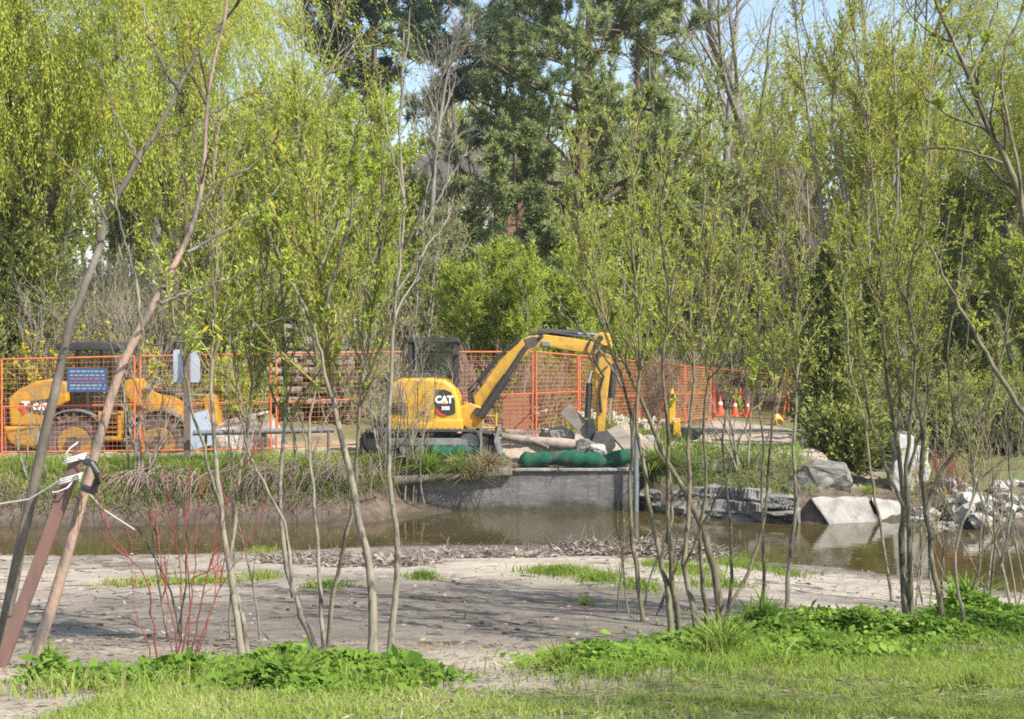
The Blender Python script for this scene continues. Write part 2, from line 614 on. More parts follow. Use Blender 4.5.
def ground_mat():
    m, N, L, out = nodes("ground")
    b = N.new("ShaderNodeBsdfPrincipled")
    b.inputs['Roughness'].default_value = .95
    b.inputs['Specular IOR Level'].default_value = .2
    L.new(b.outputs[0], out.inputs[0])
    pos = N.new("ShaderNodeNewGeometry").outputs['Position']

    def attr(n):
        a = N.new("ShaderNodeAttribute")
        a.attribute_name = n
        return a.outputs['Fac']
    # sand: pale grey with darker damp patches lying along the stream
    mp = N.new("ShaderNodeMapping")
    mp.inputs['Scale'].default_value = (.45, 1.0, 1.0)
    L.new(pos, mp.inputs[0])
    sand = _mix(N, L, _noise(N, L, 1.1, 6, .62, mp.outputs[0], .38, .66), (.42, .362, .285), (.27, .232, .185))
    sand = _mix(N, L, _noise(N, L, 9, 5, .7, pos, .55, .75), sand, (.25, .222, .19))
    mud_and_shade = _mix(N, L, _noise(N, L, 2.6, 6, .7, mp.outputs[0], .4, .62), (.155, .134, .11), (.08, .070, .058))
    c = _mix(N, L, attr('mud'), sand, mud_and_shade)  # mask holds real mud plus crown shade painted over the middle sand
    soil = _mix(N, L, _noise(N, L, 6, 5, .7, pos), (.13, .10, .065), (.22, .175, .12))
    turf = _mix(N, L, _noise(N, L, 9, 5, .7, pos), (.10, .14, .03), (.17, .19, .06))
    c = _mix(N, L, attr('turf'), c, _mix(N, L, _noise(N, L, 1.6, 5, .7, pos, .45, .68), turf, soil))
    dirt = _mix(N, L, _noise(N, L, 2.2, 6, .7, pos), (.43, .345, .27), (.31, .245, .19))
    c = _mix(N, L, attr('dirt'), c, dirt)
    bank = _mix(N, L, _noise(N, L, 4, 6, .7, pos), (.070, .053, .040), (.15, .115, .087))
    c = _mix(N, L, attr('bank'), c, bank)
    wood = _mix(N, L, _noise(N, L, 1.3, 6, .7, pos, .42, .6), (.15, .115, .075), (.11, .14, .045))
    c = _mix(N, L, attr('wood'), c, wood)
    # wet margin along the waterline
    sx = N.new("ShaderNodeSeparateXYZ")
    L.new(pos, sx.inputs[0])
    ad = N.new("ShaderNodeMath")
    ad.operation = 'MULTIPLY_ADD'
    L.new(_noise(N, L, 2.2, 5, .65, pos), ad.inputs[0])
    ad.inputs[1].default_value = -.14
    L.new(sx.outputs[2], ad.inputs[2])
    mr = N.new("ShaderNodeMapRange")
    mr.inputs[1].default_value = .10
    mr.inputs[2].default_value = -.04
    L.new(ad.outputs[0], mr.inputs[0])
    wet = N.new("ShaderNodeMath")
    wet.operation = 'MULTIPLY'
    wet.inputs[1].default_value = .75
    L.new(mr.outputs[0], wet.inputs[0])
    c = _mix(N, L, wet.outputs[0], c, (.055, .046, .036))
    L.new(c, b.inputs['Base Color'])
    t = N.new("ShaderNodeTexNoise")
    t.inputs['Scale'].default_value = 9
    t.inputs['Detail'].default_value = 8
    t.inputs['Roughness'].default_value = .7
    L.new(pos, t.inputs['Vector'])
    bp = N.new("ShaderNodeBump")
    bp.inputs['Strength'].default_value = 1.0
    bp.inputs['Distance'].default_value = .025
    t2 = N.new("ShaderNodeTexNoise")
    t2.inputs['Scale'].default_value = 3.2
    t2.inputs['Detail'].default_value = 4
    L.new(pos, t2.inputs['Vector'])
    b2 = N.new("ShaderNodeBump")
    b2.inputs['Distance'].default_value = .07
    L.new(t2.outputs[0], b2.inputs['Height'])
    L.new(b2.outputs[0], bp.inputs['Normal'])
    L.new(t.outputs[0], bp.inputs['Height'])
    L.new(bp.outputs[0], b.inputs['Normal'])
    return m


def water_mat():
    m, N, L, out = nodes("stream_water")
    b = N.new("ShaderNodeBsdfPrincipled")
    b.inputs['Roughness'].default_value = .04
    b.inputs['IOR'].default_value = 1.33
    pos = N.new("ShaderNodeNewGeometry").outputs['Position']
    L.new(_mix(N, L, _noise(N, L, .5, 4, .6, pos), (.070, .054, .018), (.045, .036, .012)), b.inputs['Base Color'])
    mp = N.new("ShaderNodeMapping")
    mp.inputs['Scale'].default_value = (.6, 1.6, 1)
    L.new(pos, mp.inputs[0])
    t = N.new("ShaderNodeTexNoise")
    t.inputs['Scale'].default_value = 3.0
    t.inputs['Detail'].default_value = 3
    L.new(mp.outputs[0], t.inputs['Vector'])
    bp = N.new("ShaderNodeBump")
    bp.inputs['Strength'].default_value = .25
    bp.inputs['Distance'].default_value = .012
    L.new(t.outputs[0], bp.inputs['Height'])
    L.new(bp.outputs[0], b.inputs['Normal'])
    L.new(b.outputs[0], out.inputs[0])
    return m


# ---------------------------------------------------------------- helpers: plants (all numpy)
def unit(v):
    return v / (np.linalg.norm(v, axis=-1, keepdims=True) + 1e-9)


def grow(rs, start, dirs, length, n, wob, trop, trop_w):
    """(M,n,3) polylines; trop is a direction that pulls with weight trop_w (scalar or per step)"""
    m = len(start)
    pts = np.empty((m, n, 3))
    pts[:, 0] = start
    d = unit(np.asarray(dirs, float))
    step = (np.asarray(length, float) / (n - 1))[:, None]
    trop = np.asarray(trop, float)
    tw = np.broadcast_to(np.asarray(trop_w, float), (n,))
    for i in range(1, n):
        d = unit(d + rs.normal(0, wob, (m, 3)) + trop * tw[i])
        pts[:, i] = pts[:, i - 1] + d * step
    return pts


def spawn(rs, pts, count, t0, t1, a0, a1, up=0.0):
    """start points, directions, parent index and t for children set along the polylines"""
    m, n, _ = pts.shape
    cnt = np.full(m, count) if np.isscalar(count) else np.asarray(count)
    idx = np.repeat(np.arange(m), cnt)
    t = rs.uniform(t0, t1, len(idx))
    f = t * (n - 1)
    i = np.minimum(f.astype(int), n - 2)
    w = (f - i)[:, None]
    st = pts[idx, i] * (1 - w) + pts[idx, i + 1] * w
    tan = unit(pts[idx, i + 1] - pts[idx, i])
    rnd = unit(rs.normal(0, 1, (len(idx), 3)))
    side = unit(np.cross(tan, rnd))
    a = rs.uniform(a0, a1, len(idx))[:, None]
    d = tan * np.cos(a) + side * np.sin(a)
    d[:, 2] += up
    return st, unit(d), idx, t


def tubes(pts, rad, k=5):
    m, n, _ = pts.shape
    tan = np.empty_like(pts)
    tan[:, 1:-1] = pts[:, 2:] - pts[:, :-2]
    tan[:, 0] = pts[:, 1] - pts[:, 0]
    tan[:, -1] = pts[:, -1] - pts[:, -2]
    tan = unit(tan)
    ref = np.where(np.abs(unit(pts[:, -1] - pts[:, 0])[:, 2:3]) > .8, np.array([[1., .2, 0]]), np.array([[0, 0, 1.]]))[:, None, :]
    a = unit(np.cross(tan, np.broadcast_to(ref, tan.shape)))
    b = np.cross(tan, a)
    ang = np.arange(k) * 2 * math.pi / k
    V = pts[:, :, None, :] + rad[:, :, None, None] * (a[:, :, None, :] * np.cos(ang)[None, None, :, None] + b[:, :, None, :] * np.sin(ang)[None, None, :, None])
    V = V.reshape(-1, 3)
    base = (np.arange(m) * n * k)[:, None, None]
    i = (np.arange(n - 1) * k)[None, :, None]
    j = np.arange(k)[None, None, :]
    j2 = (np.arange(k) + 1) % k
    j2 = j2[None, None, :]
    Q = np.stack([base + i + j, base + i + j2, base + i + k + j2, base + i + k + j], -1).reshape(-1, 4)
    return V, Q


def taper(m, n, r0, r1, p=1.0):
    t = np.linspace(0, 1, n) ** p
    r0 = np.broadcast_to(np.asarray(r0, float), (m,))[:, None]
    r1 = np.broadcast_to(np.asarray(r1, float), (m,))[:, None]
    return r0 * (1 - t) + r1 * t


def cat(parts):
    V, Q, o = [], [], 0
    for v, q in parts:
        V.append(v)
        Q.append(q + o)
        o += len(v)
    return np.concatenate(V), np.concatenate(Q)


def leaves(rs, pts, per, l, w, spread=0.8, droop=0.0, t0=0.0, t1=1.0, jitter=0.0):
    """rhombic leaves along polylines"""
    st, d, idx, t = spawn(rs, pts, per, t0, t1, 0.15, spread)
    d[:, 2] -= droop
    d = unit(d)
    if jitter:
        st = st + rs.normal(0, jitter, st.shape)
    return rhombs(rs, st, d, l, w)


def rhombs(rs, st, d, l, w, var=0.45):
    m = len(st)
    # blades turn their faces towards the light
    s = unit(np.cross(d, unit(np.array(SUN_TO)[None] * 1.0 + rs.normal(0, .55, (m, 3)))))
    sc = rs.uniform(1 - var, 1 + var, (m, 1))
    L = l * sc
    W = w * sc * .5
    V = np.empty((m, 4, 3))
    V[:, 0] = st
    V[:, 1] = st + d * L * .45 + s * W
    V[:, 2] = st + d * L
    V[:, 3] = st + d * L * .45 - s * W
    Q = np.arange(m * 4).reshape(m, 4)
    return V.reshape(-1, 3), Q


def leaf_obj(name, parts, material, parent, rs, clump=True):
    V, Q = cat(parts)
    m = len(V) // 4
    r = rs.uniform(0, 1, m)
    if clump:
        c = V.reshape(m, 4, 3)[:, 0]
        low = .5 + .22 * (np.sin(c[:, 0] * 2.1 + c[:, 2] * 1.3) + np.sin(c[:, 1] * 1.7 - c[:, 2] * 2.3 + 1))
        r = np.clip(.6 * r + .4 * low, 0, 1)
    me = quads_mesh(name, V, Q, {'rnd': np.repeat(r, 4)})
    return link_mesh(name, me, material, parent)


def wood_obj(name, parts, material, parent):
    V, Q = cat(parts)
    return link_mesh(name, quads_mesh(name, V, Q, smooth=True), material, parent)


def cone_dirs(rs, m, a0, a1):
    a = rs.uniform(a0, a1, m)
    p = rs.uniform(0, 2 * math.pi, m)
    return np.stack([np.sin(a) * np.cos(p), np.sin(a) * np.sin(p), np.cos(a)], -1)


UP = np.array([0, 0, 1.0])


def shrub(rs, root, h, spread, stems, twig=5, sub=4, leaf=None, wood='twig_grey', bark='bark_olive', r0=.03, trunk_name='stem', base_r=.25, wob=.10):
    """many-stemmed shrub: stems, branches and a crown of small leaves (leaf = (material, per_twig, length, width) or None)"""
    st = np.zeros((stems, 3))
    st[:, :2] = rs.normal(0, base_r, (stems, 2))
    st[:, 2] = -.05
    d = cone_dirs(rs, stems, 0.02, spread)
    L = h * rs.uniform(.65, 1.05, stems)
    p1 = grow(rs, st, d, L, 9, wob, UP, .06)
    a, b, i, t = spawn(rs, p1, twig, .25, .95, .25, .7, .1)
    p2 = grow(rs, a, b, L[i] * rs.uniform(.16, .40, len(i)) * (1.15 - t * .6), 6, .14, UP, .10)
    a, b, i2, t2 = spawn(rs, p2, sub, .15, .95, .25, .8, .05)
    p3 = grow(rs, a, b, h * rs.uniform(.05, .14, len(i2)), 5, .16, UP, .04)
    wood_obj(trunk_name, [tubes(p1, taper(stems, 9, r0, r0 * .2), 6)], M[bark], root)
    wood_obj('canopy', [tubes(p2, taper(len(p2), 6, r0 * .3, r0 * .1), 4), tubes(p3, taper(len(p3), 5, r0 * .14, r0 * .07), 3)], M[wood], root)
    if leaf:
        mt, per, l, w = leaf
        pr = [leaves(rs, p3, per, l, w, 1.1)]
        if per > 3:
            pr.append(leaves(rs, p2, max(1, per), l, w, 1.0, t0=.3))
        leaf_obj('foliage', pr, M[mt], root, rs)
    return root

# ---------------------------------------------------------------- the setting: ground and water
def build_ground():
    xs = np.concatenate([-np.geomspace(300, 14.5, 40), np.arange(-14, 14.001, .13), np.geomspace(14.5, 300, 40)])
    ys = np.concatenate([np.linspace(-30, 3.5, 12), np.arange(4, 36, .11), np.geomspace(36.2, 400, 60)])
    X, Y = np.meshgrid(xs, ys)
    Z = H(X, Y)
    yf = np.interp(X, FX, FY)
    yn = np.interp(X, NX, NY)
    n, s = yn - Y, Y - yf
    # a little roughness: footprints in the sand, clods on the bank
    rs = np.random.RandomState(3)
    Z = Z + rs.normal(0, .002, Z.shape) * (n > .3) + rs.normal(0, .018, Z.shape) * ((s > .2) & (Y < 40))
    nx, ny = len(xs), len(ys)
    V = np.stack([X, Y, Z], -1).reshape(-1, 3)
    i = np.arange(ny - 1)[:, None] * nx
    j = np.arange(nx - 1)[None, :]
    Q = np.stack([i + j, i + j + 1, i + nx + j + 1, i + nx + j], -1).reshape(-1, 4)
    wob = bump(X * 1.2, Y * 1.2) * .5
    turf = sstep(.35, -.25, lawn_mask(X, Y)) * (n > 0)
    # the lawn swings towards the camera in the middle, between the two planted mounds
    mud_and_shade = np.clip(sstep(1.9, .7, n + wob * .6) * sstep(-6, -2, X + wob) + sstep(-.55, .55, np.exp(-((X - .6) / 3.4) ** 2 - ((Y - 14.5) / 4.0) ** 2) - .46 + wob * .6) * .85, 0, 1) * (n > 0)  # middle patch: wet mud, widened so its dark tone also paints crown shade
    mud_and_shade = np.where((n <= 0) & (s <= 0) & (Z < -.03), 1.0, mud_and_shade)
    dirt = sstep(1.6, 2.3, s + wob * .5) * sstep(44, 36, Y + wob * 3 - 6 * sstep(3, 7, X)) * sstep(8.2, 7.0, X + wob)
    bank = ((s > -.1) | ((s > -1.2) & (Z > -.04))) * (n < 0) * (1 - sstep(1.5, 2.2, s + wob * .5))
    wood = sstep(33.0, 35, Y + wob * 2 - 3.0 * sstep(1, 5, X) - 14 * sstep(4, 8, X) * sstep(10, 7, X)) * (s > 0)
    wood = np.maximum(wood, sstep(7.0, 8.2, X + wob) * (s > 1.6))
    me = quads_mesh('ground', V, Q, {'turf': turf.ravel(), 'mud': mud_and_shade.ravel(), 'dirt': dirt.ravel(), 'bank': bank.ravel(), 'wood': wood.ravel()}, smooth=True)
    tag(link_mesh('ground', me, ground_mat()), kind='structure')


build_ground()
wv = np.array([[-300, 14, 0], [300, 14, 0], [300, 34, 0], [-300, 34, 0]], float)
tag(link_mesh('water', quads_mesh('water', wv, np.array([[0, 1, 2, 3]])), water_mat()), kind='structure')


# ---------------------------------------------------------------- retaining wall, ledge, concrete aprons
def stone(mb_pts, rs, c, size, seed_rot=0.0):
    """angular stone: convex hull of jittered points on a squashed box/sphere"""
    bm = bmesh.new()
    for _ in range(30):
        v = rs.normal(0, 1, 3)
        v /= np.abs(v).max() ** .8 * np.linalg.norm(v) ** .2
        v *= rs.uniform(.82, 1.0)
        bm.verts.new((v[0] * size[0] / 2, v[1] * size[1] / 2, v[2] * size[2] / 2))
    r = bmesh.ops.convex_hull(bm, input=bm.verts)
    bmesh.ops.delete(bm, geom=[g for g in r.get('geom_interior', []) if isinstance(g, bmesh.types.BMVert)], context='VERTS')
    loose = [v for v in bm.verts if not v.link_faces]
    bmesh.ops.delete(bm, geom=loose, context='VERTS')
    bmesh.ops.bevel(bm, geom=[e for e in bm.edges], offset=min(size) * .07, segments=2, profile=.6, affect='EDGES', clamp_overlap=True)
    bmesh.ops.triangulate(bm, faces=bm.faces)
    bmesh.ops.subdivide_edges(bm, edges=bm.edges, cuts=2, use_grid_fill=True)
    k = 7.0 / max(size)
    ph = rs.uniform(0, 9)
    for v in bm.verts:
        q = v.co * k
        v.co += v.co.normalized() * min(size) * (.035 * float(bump(q.x + ph, q.y + q.z * .8)) + .025 * float(bump(q.z * 1.9 + ph, q.x * 1.7)) + rs.normal(0, .008))
    bmesh.ops.recalc_face_normals(bm, faces=bm.faces)
    return bm


def add_stone(name, rs, loc, size, mt, label=None, cat_=None, group=None, rz=0.0, tilt=0.0, me=None):
    if me is None:
        bm = stone(None, rs, None, size)
        me = bpy.data.meshes.new(name)
        bm.to_mesh(me)
        bm.free()
        me.materials.append(mt)
    o = bpy.data.objects.new(name, me)
    C.objects.link(o)
    o.location = loc
    o.rotation_euler = (tilt, tilt * .6, rz)
    return tag(o, label, cat_, group)


def rough_block(name, pts_top, y_front, z0, z1, depth, mt, label, cat_, rs, amp=.02):
    pass


def wall_run(name, p0, p1, z0, z1, thick, mt, parent, rs, amp=.015, cells=(40, 8)):
    """wall with a slightly uneven face between plan points p0 and p1"""
    nx, nz = cells
    a, b = Vector(p0), Vector(p1)
    d = (b - a)
    nrm = Vector((-d.y, d.x)).normalized()
    if nrm.y < 0:
        nrm = -nrm
    V, Q = [], []
    prof = [(0, z0 + (z1 - z0) * k / nz) for k in range(nz + 1)] + [(thick * .33, z1), (thick * .66, z1), (thick, z1), (thick, z0)]
    for i in range(nx + 1):
        t = i / nx
        for k, (off, z) in enumerate(prof):
            u = t * d.length + a.x * 3.1
            j = amp * (float(bump(u * 1.3, z * 5.0 + 7)) + .6 * float(bump(u * 3.1 + 5, z * 9.0)) + rs.normal(0, .12))
            q = a + d * t + nrm * (off + (j if k <= nz else 0))
            V.append((q.x, q.y, z + (amp * .9 * float(bump(u * 2.1, off * 6 + 3)) if nz <= k <= nz + 3 else 0)))
    k = len(prof)
    for i in range(nx):
        for j in range(k - 1):
            Q.append((i * k + j, (i + 1) * k + j, (i + 1) * k + j + 1, i * k + j + 1))
    V = np.array(V)
    e0 = list(range(k))
    me = bpy.data.meshes.new(name)
    me.from_pydata([tuple(v) for v in V], [], [tuple(q) for q in Q] + [tuple(e0), tuple(nx * k + t for t in reversed(e0))])
    me.update()
    return link_mesh(name, me, mt, parent)


rs = np.random.RandomState(11)
e = empty('retaining_wall', P(520, 510, 29.2), 'low dark grey concrete retaining wall rising from the stream below the excavator', 'wall')
o = wall_run('wall', (-2.45, 29.30), (2.62, 29.24), -.5, .80, .45, M['wall'], e, rs, .003, (90, 14))
o.location = -e.location
cp = MB().box((.55, 29.46, .835), (4.1, .52, .06)).build('coping', M['concrete_light'], e, .015)
cp.location = -e.location
# log cap on the left end of the wall
lg = MB().tube([(-2.95, 29.15, .60), (-2.3, 29.15, .62), (-1.55, 29.18, .68)], [.09, .10, .085], 10).build('log', M['wood_grey'], None, smooth=True)
tag(lg, 'short weathered log lying along the left end of the concrete wall', 'log')
lg2 = MB().bar((-1.6, 29.17, .70), (.0, 29.2, .78), .16, .09).build('timber', M['wood_grey'], None, .015)
tag(lg2, 'squared timber on the wall under the overhanging grass tussock', 'timber')

# rock ledge right of the wall
e = empty('rock_ledge', (4.6, 28.0, 0), 'dark layered rock ledge along the far waterline right of the concrete wall', 'rock ledge')
o = wall_run('ledge_face', (2.72, 29.1), (4.75, 27.25), -.5, .24, .6, M['rock_dark'], e, rs, .085, (110, 16))
o.location = -e.location
o = wall_run('ledge_face', (4.7, 27.3), (5.45, 27.0), -.5, .26, .6, M['rock_dark'], e, rs, .08, (90, 16))
o.location = -e.location
o = wall_run('ledge_cap', (2.75, 29.32), (4.85, 27.50), .25, .46, .8, M['rock_dark'], e, rs, .10, (110, 10))
o.location = -e.location
o = wall_run('ledge_cap', (4.85, 27.5), (5.5, 27.25), .27, .50, .9, M['rock_dark'], e, rs, .09, (90, 10))
o.location = -e.location


def wedge(name, pts, loc, mt, label, cat_, bev=.02):
    """closed solid from 4 front-bottom.. corners: list of 8 world points (bottom 4, top 4)"""
    bm = bmesh.new()
    v = [bm.verts.new(Vector(p) - Vector(loc)) for p in pts]
    for f in ((0, 1, 2, 3), (4, 5, 6, 7), (0, 1, 5, 4), (1, 2, 6, 5), (2, 3, 7, 6), (3, 0, 4, 7)):
        bm.faces.new([v[k] for k in f])
    bmesh.ops.recalc_face_normals(bm, faces=bm.faces)
    bmesh.ops.bevel(bm, geom=list(bm.edges), offset=bev * 2.2, segments=3, profile=.6, affect='EDGES', clamp_overlap=True)
    bmesh.ops.triangulate(bm, faces=bm.faces)
    bmesh.ops.subdivide_edges(bm, edges=[q for q in bm.edges if q.calc_length() > .25], cuts=4, use_grid_fill=True)
    r2 = np.random.RandomState(2)
    for q in bm.verts:
        q.co += Vector(r2.normal(0, .008, 3)) + Vector((0, 0, .018 * float(bump(q.co.x * 3, q.co.y * 3))))
    me = bpy.data.meshes.new(name)
    bm.to_mesh(me)
    bm.free()
    o = link_mesh(name, me, mt)
    o.location = loc
    return tag(o, label, cat_)


# sloping slab: corners read from the photograph, at its own depth
A = [P(844, 524, 26.9), P(889, 521, 27.2), P(886, 521, 29.0), P(830, 521, 29.0)]
A = [Vector((p.x, p.y, -.45)) for p in A]
B = [P(811, 499, 27.0), P(866, 496, 27.5), P(868, 496, 28.4), P(806, 500, 28.2)]
wedge('concrete_apron', [*A, *B], (B[0] + B[1]) / 2, M['concrete_light'], 'pale sloping concrete slab dipping into the stream right of the ledge', 'concrete slab')
A = [P(892, 521, 27.2), P(918, 518, 27.8), P(918, 518, 29.2), P(892, 520, 29.0)]
A = [Vector((p.x, p.y, -.45)) for p in A]
B = [P(871, 499, 27.6), P(905, 502, 28.1), P(905, 502, 28.9), P(871, 499, 28.5)]
wedge('concrete_apron', [*A, *B], (B[0] + B[1]) / 2, M['concrete_light'], 'smaller sloping concrete slab split off beside the big apron', 'concrete slab')
add_stone('flat_stone', np.random.RandomState(4), P(921, 519, 27.6), (.75, .5, .16), M['rock_white'], 'flat white stone at the waterline below the upright white block', 'stone')
# upright white stone block (two pieces seen as one jagged block)
loc = on(908, 29.5)
e = empty('white_stone_block', loc, 'upright jagged white stone block standing on the right bank', 'stone block')
s = 29.5 / F_PX


def bl(px, py, d=29.5):
    p = P(px, py, d)
    return (p.x - loc.x, p.z - loc.z)


mb = MB()
mb.prism([bl(889, 494), bl(891, 462), bl(894, 458), bl(893, 440), bl(897, 434), bl(902, 435), bl(906, 431), bl(911, 437), bl(910, 452), bl(912, 466), bl(909, 494)], -.25, .3)
o = mb.build('tall_slab', M['rock_white'], e, .03)
mb = MB()
mb.prism([bl(910, 492), bl(911.5, 452), bl(914, 444), bl(919, 446), bl(922, 441), bl(927, 447), bl(926, 461), bl(929, 470), bl(924, 490)], -.15, .35)
o = mb.build('short_slab', M['rock_white'], e, .03)
add_stone('ledge_boulder', np.random.RandomState(9), P(815, 482, 28.2), (1.5, 1.0, .85), M['rock_dark'], 'big grey layered boulder above the pale sloping slab', 'boulder')

# riprap on the right bank
rr = np.random.RandomState(21)
base_me = []
for k in range(7):
    bm = stone(None, rr, None, (1, .8, .7))
    me = bpy.data.meshes.new('boulder')
    bm.to_mesh(me)
    bm.free()
    me.materials.append(M['rock_pale'] if k != 3 else M['rock_white'])
    base_me.append(me)
spots = []
tries = 0
while len(spots) < 75 and tries < 4000:
    tries += 1
    px, d = rr.uniform(925, 1075), rr.uniform(26.2, 31.5)
    p = on(px, d)
    sz = rr.uniform(.12, .34) if rr.uniform() < .7 else rr.uniform(.34, .62)
    if p.z < -.08 or p.z > .62 or p.x < 7.6:
        continue
    if any((p - q).length < (sz + s2) * .36 for q, s2 in spots):
        continue
    spots.append((p, sz))
for p, sz in spots:
    o = add_stone('boulder', rr, p + Vector((0, 0, sz * .12)), None, None, 'pale angular boulder in the riprap on the right bank', 'boulder', 'riprap boulders on the right bank', rr.uniform(0, 6), rr.uniform(-.3, .3), base_me[rr.randint(7)])
    o.scale = (sz, sz, sz)


# ---------------------------------------------------------------- green silt socks
def sock(pts, r, label):
    n = 40
    P3 = np.array([list(p) for p in pts])
    t = np.linspace(0, 1, len(P3))
    tt = np.linspace(0, 1, n)
    c = np.stack([np.interp(tt, t, P3[:, k]) for k in range(3)], -1)
    c[1:-1] = (c[:-2] + c[1:-1] * 2 + c[2:]) / 4
    rad = r * (1 + .10 * np.sin(tt * 13 + r * 40) + .08 * np.sin(tt * 31 + 1) + np.random.RandomState(int(r * 1000)).normal(0, .05, n))
    c[1:-1, 2] += .022 * np.sin(tt[1:-1] * 9 + r * 90)
    rad = rad * np.clip(np.minimum(tt, 1 - tt) * 14 + .45, 0, 1)
    V, Q = tubes(c[None], rad[None], 16)
    V = V.reshape(n, 16, 3)
    V[:, :, 2] = c[:, None, 2] + (V[:, :, 2] - c[:, None, 2]) * .85
    V = V.reshape(-1, 3)
    me = bpy.data.meshes.new('silt_sock')
    me.from_pydata([tuple(v) for v in V], [], [tuple(q) for q in Q] + [tuple(range(15, -1, -1)), tuple(range((n - 1) * 16, n * 16))])
    me.polygons.foreach_set("use_smooth", [True] * len(me.polygons))
    me.update()
    tag(link_mesh('silt_sock', me, M['sock']), label, 'silt sock', 'green silt socks laid along the stream banks')


sock([P(519, 459.5, 29.45), P(560, 459, 29.4), P(600, 460, 29.4), P(634, 456, 29.5)], .19, 'long dark green silt sock lying on top of the concrete wall')
sock([P(428, 452, 29.75), P(452, 451, 29.8), P(480, 453, 29.9), P(507, 459, 29.8)], .17, 'green silt sock behind the grass tussocks in front of the excavator tracks')
sock([P(958, 487, 30.6), P(985, 490, 30.2), P(1012, 495, 29.8), P(1040, 498, 29.7)], .15, 'upper green silt sock among the boulders of the right bank')
sock([P(968, 503, 28.8), P(1000, 513, 28.2), P(1030, 521, 27.8)], .16, 'lower green silt sock among the boulders of the right bank')


# ---------------------------------------------------------------- orange fence
def fence():
    line = [(-13.9, 30.2), (-6.6, 30.9), (-3.6, 31.3), (.72, 32.1), (6.4, 48.0), (9.0, 46.0)]
    pts = []
    L = []
    acc = 0
    for (a, b), (c, d) in zip(line[:-1], line[1:]):
        L.append(acc)
        acc += math.hypot(c - a, d - b)
    L.append(acc)
    n = int(round(acc / 3.0))
    xs = [l[0] for l in line]
    ys = [l[1] for l in line]
    post = [(float(np.interp(acc * k / n, L, xs)), float(np.interp(acc * k / n, L, ys))) for k in range(n + 1)]
    tops = [3.03, 3.19, 3.245, 3.245, 2.64, 2.40]
    ztop = [float(np.interp(acc * k / n, L, tops)) for k in range(n + 1)]
    names = ['at the far left behind the yellow loader', 'second from the left behind the yellow loader', 'behind the grey sign back and its wooden post',
             'in front of the stone terrace steps', 'behind the cab of the excavator', 'under the raised boom of the excavator',
             'behind the hanging stick of the excavator', 'behind the yellow tamper', 'left of the traffic cones', 'in front of the traffic cones', 'right of the traffic cones', 'ending by the dark green cedar']
    for k in range(n):
        (x0, y0), (x1, y1) = post[k], post[k + 1]
        z0, z1 = gz(x0, y0), gz(x1, y1)
        z0, z1 = max(z0, .8), max(z1, .8)
        e = empty('site_fence', (x0, y0, z0), 'orange wire mesh fence panel ' + names[min(k, len(names) - 1)], 'fence', 'orange temporary fence panels round the work site')
        d = Vector((x1 - x0, y1 - y0, z1 - z0))
        hd = Vector((d.x, d.y, 0)).normalized()
        g = .06
        a, b = hd * g, d - hd * g
        up = Vector((0, 0, 1))
        Ha, Hb = ztop[k] - z0, ztop[k + 1] - z1
        wire = .0029 if y0 < 36 else .0042
        f = MB()
        for q, hh_ in ((a, Ha), (b, Hb)):
            f.tube([q + up * .02, q + up * hh_], .022, 8)
        for fr_, rad in ((1.0, .019), (.06, .017), (.52, .015)):
            f.tube([a + up * Ha * fr_, b + up * Hb * fr_], rad, 8)
        f.build('frame', M['orange'], e, smooth=True)
        w = MB()
        nv = 30
        for q in range(1, nv):
            p = a + (b - a) * (q / nv)
            hh_ = Ha + (Hb - Ha) * q / nv
            w.box(p + up * (hh_ * .53), (wire, wire, hh_ * .93))
        nh = 19
        for q in range(1, nh):
            fr_ = .06 + .94 * q / nh
            w.bar(a + up * Ha * fr_, b + up * Hb * fr_, wire * 1.3, wire * 2.0)
        w.build('mesh_infill', M['orange_wire'], e)
        ft = MB()
        nn = Vector((-hd.y, hd.x, 0))
        ft.bar(a - nn * .4 + up * .02, a + nn * .4 + up * .02, .07, .04)
        ft.tube([a + nn * .30 + up * .03, a + hd * .05 + up * 1.1], .014, 6)
        ft.build('stand', M['orange'], e)


fence()

# leaning fence stand with its sandbag, right of the cones
p = on(778, 44.5)
e = empty('fence_stand', p, 'red-orange leaning fence brace weighted by a yellow sandbag', 'fence brace')
sc_ = p.y / F_PX
mb = MB()
mb.tube([(-.12, 0, .05), (.25, .0, 56 * sc_)], .03, 8)
mb.tube([(.12, 0, .05), (.42, .0, 52 * sc_)], .03, 8)
mb.tube([(-.02, 0, 28 * sc_), (.26, 0, 28 * sc_)], .02, 8)
mb.build('brace', M['orange'], e, smooth=True)
o = add_stone('sandbag', np.random.RandomState(8), p + Vector((-.05, -.25, .16)), (.42, .34, .42), M['sandbag'], 'bright yellow sandbag at the foot of the leaning orange brace', 'sandbag')


# ---------------------------------------------------------------- signs
p = on(187, 28.9)
e = empty('sign_post', p, 'dark wooden post with the grey back of a rounded sign board', 'sign')
k = 28.9 / F_PX
zt = P(187, 346, 28.9).z - p.z
MB().box((0, 0, zt / 2 - .1), (.12, .10, zt + .2)).build('post', M['wood_post'], e, .008)
mb = MB()
r = .05
w, h = 27 * k / 2, 33 * k / 2
poly = []
for cx, cz, a0 in ((w - r, h - r, 0), (-w + r, h - r, 90), (-w + r, -h + r, 180), (w - r, -h + r, 270)):
    for t in range(5):
        a = R(a0 + t * 22.5)
        poly.append((cx + r * math.cos(a), cz + r * math.sin(a)))
mb.prism(poly, .056, .062)
o = mb.build('sign_board', M['sign_grey'], e)
o.location = (-1 * k, 0, P(187, 366, 28.9).z - p.z)
p = on(198, 29.2)
e2 = MB().box((0, 0, 0), (.52, .02, .74)).build('sheet_sign', M['sign_grey'], None, .004)
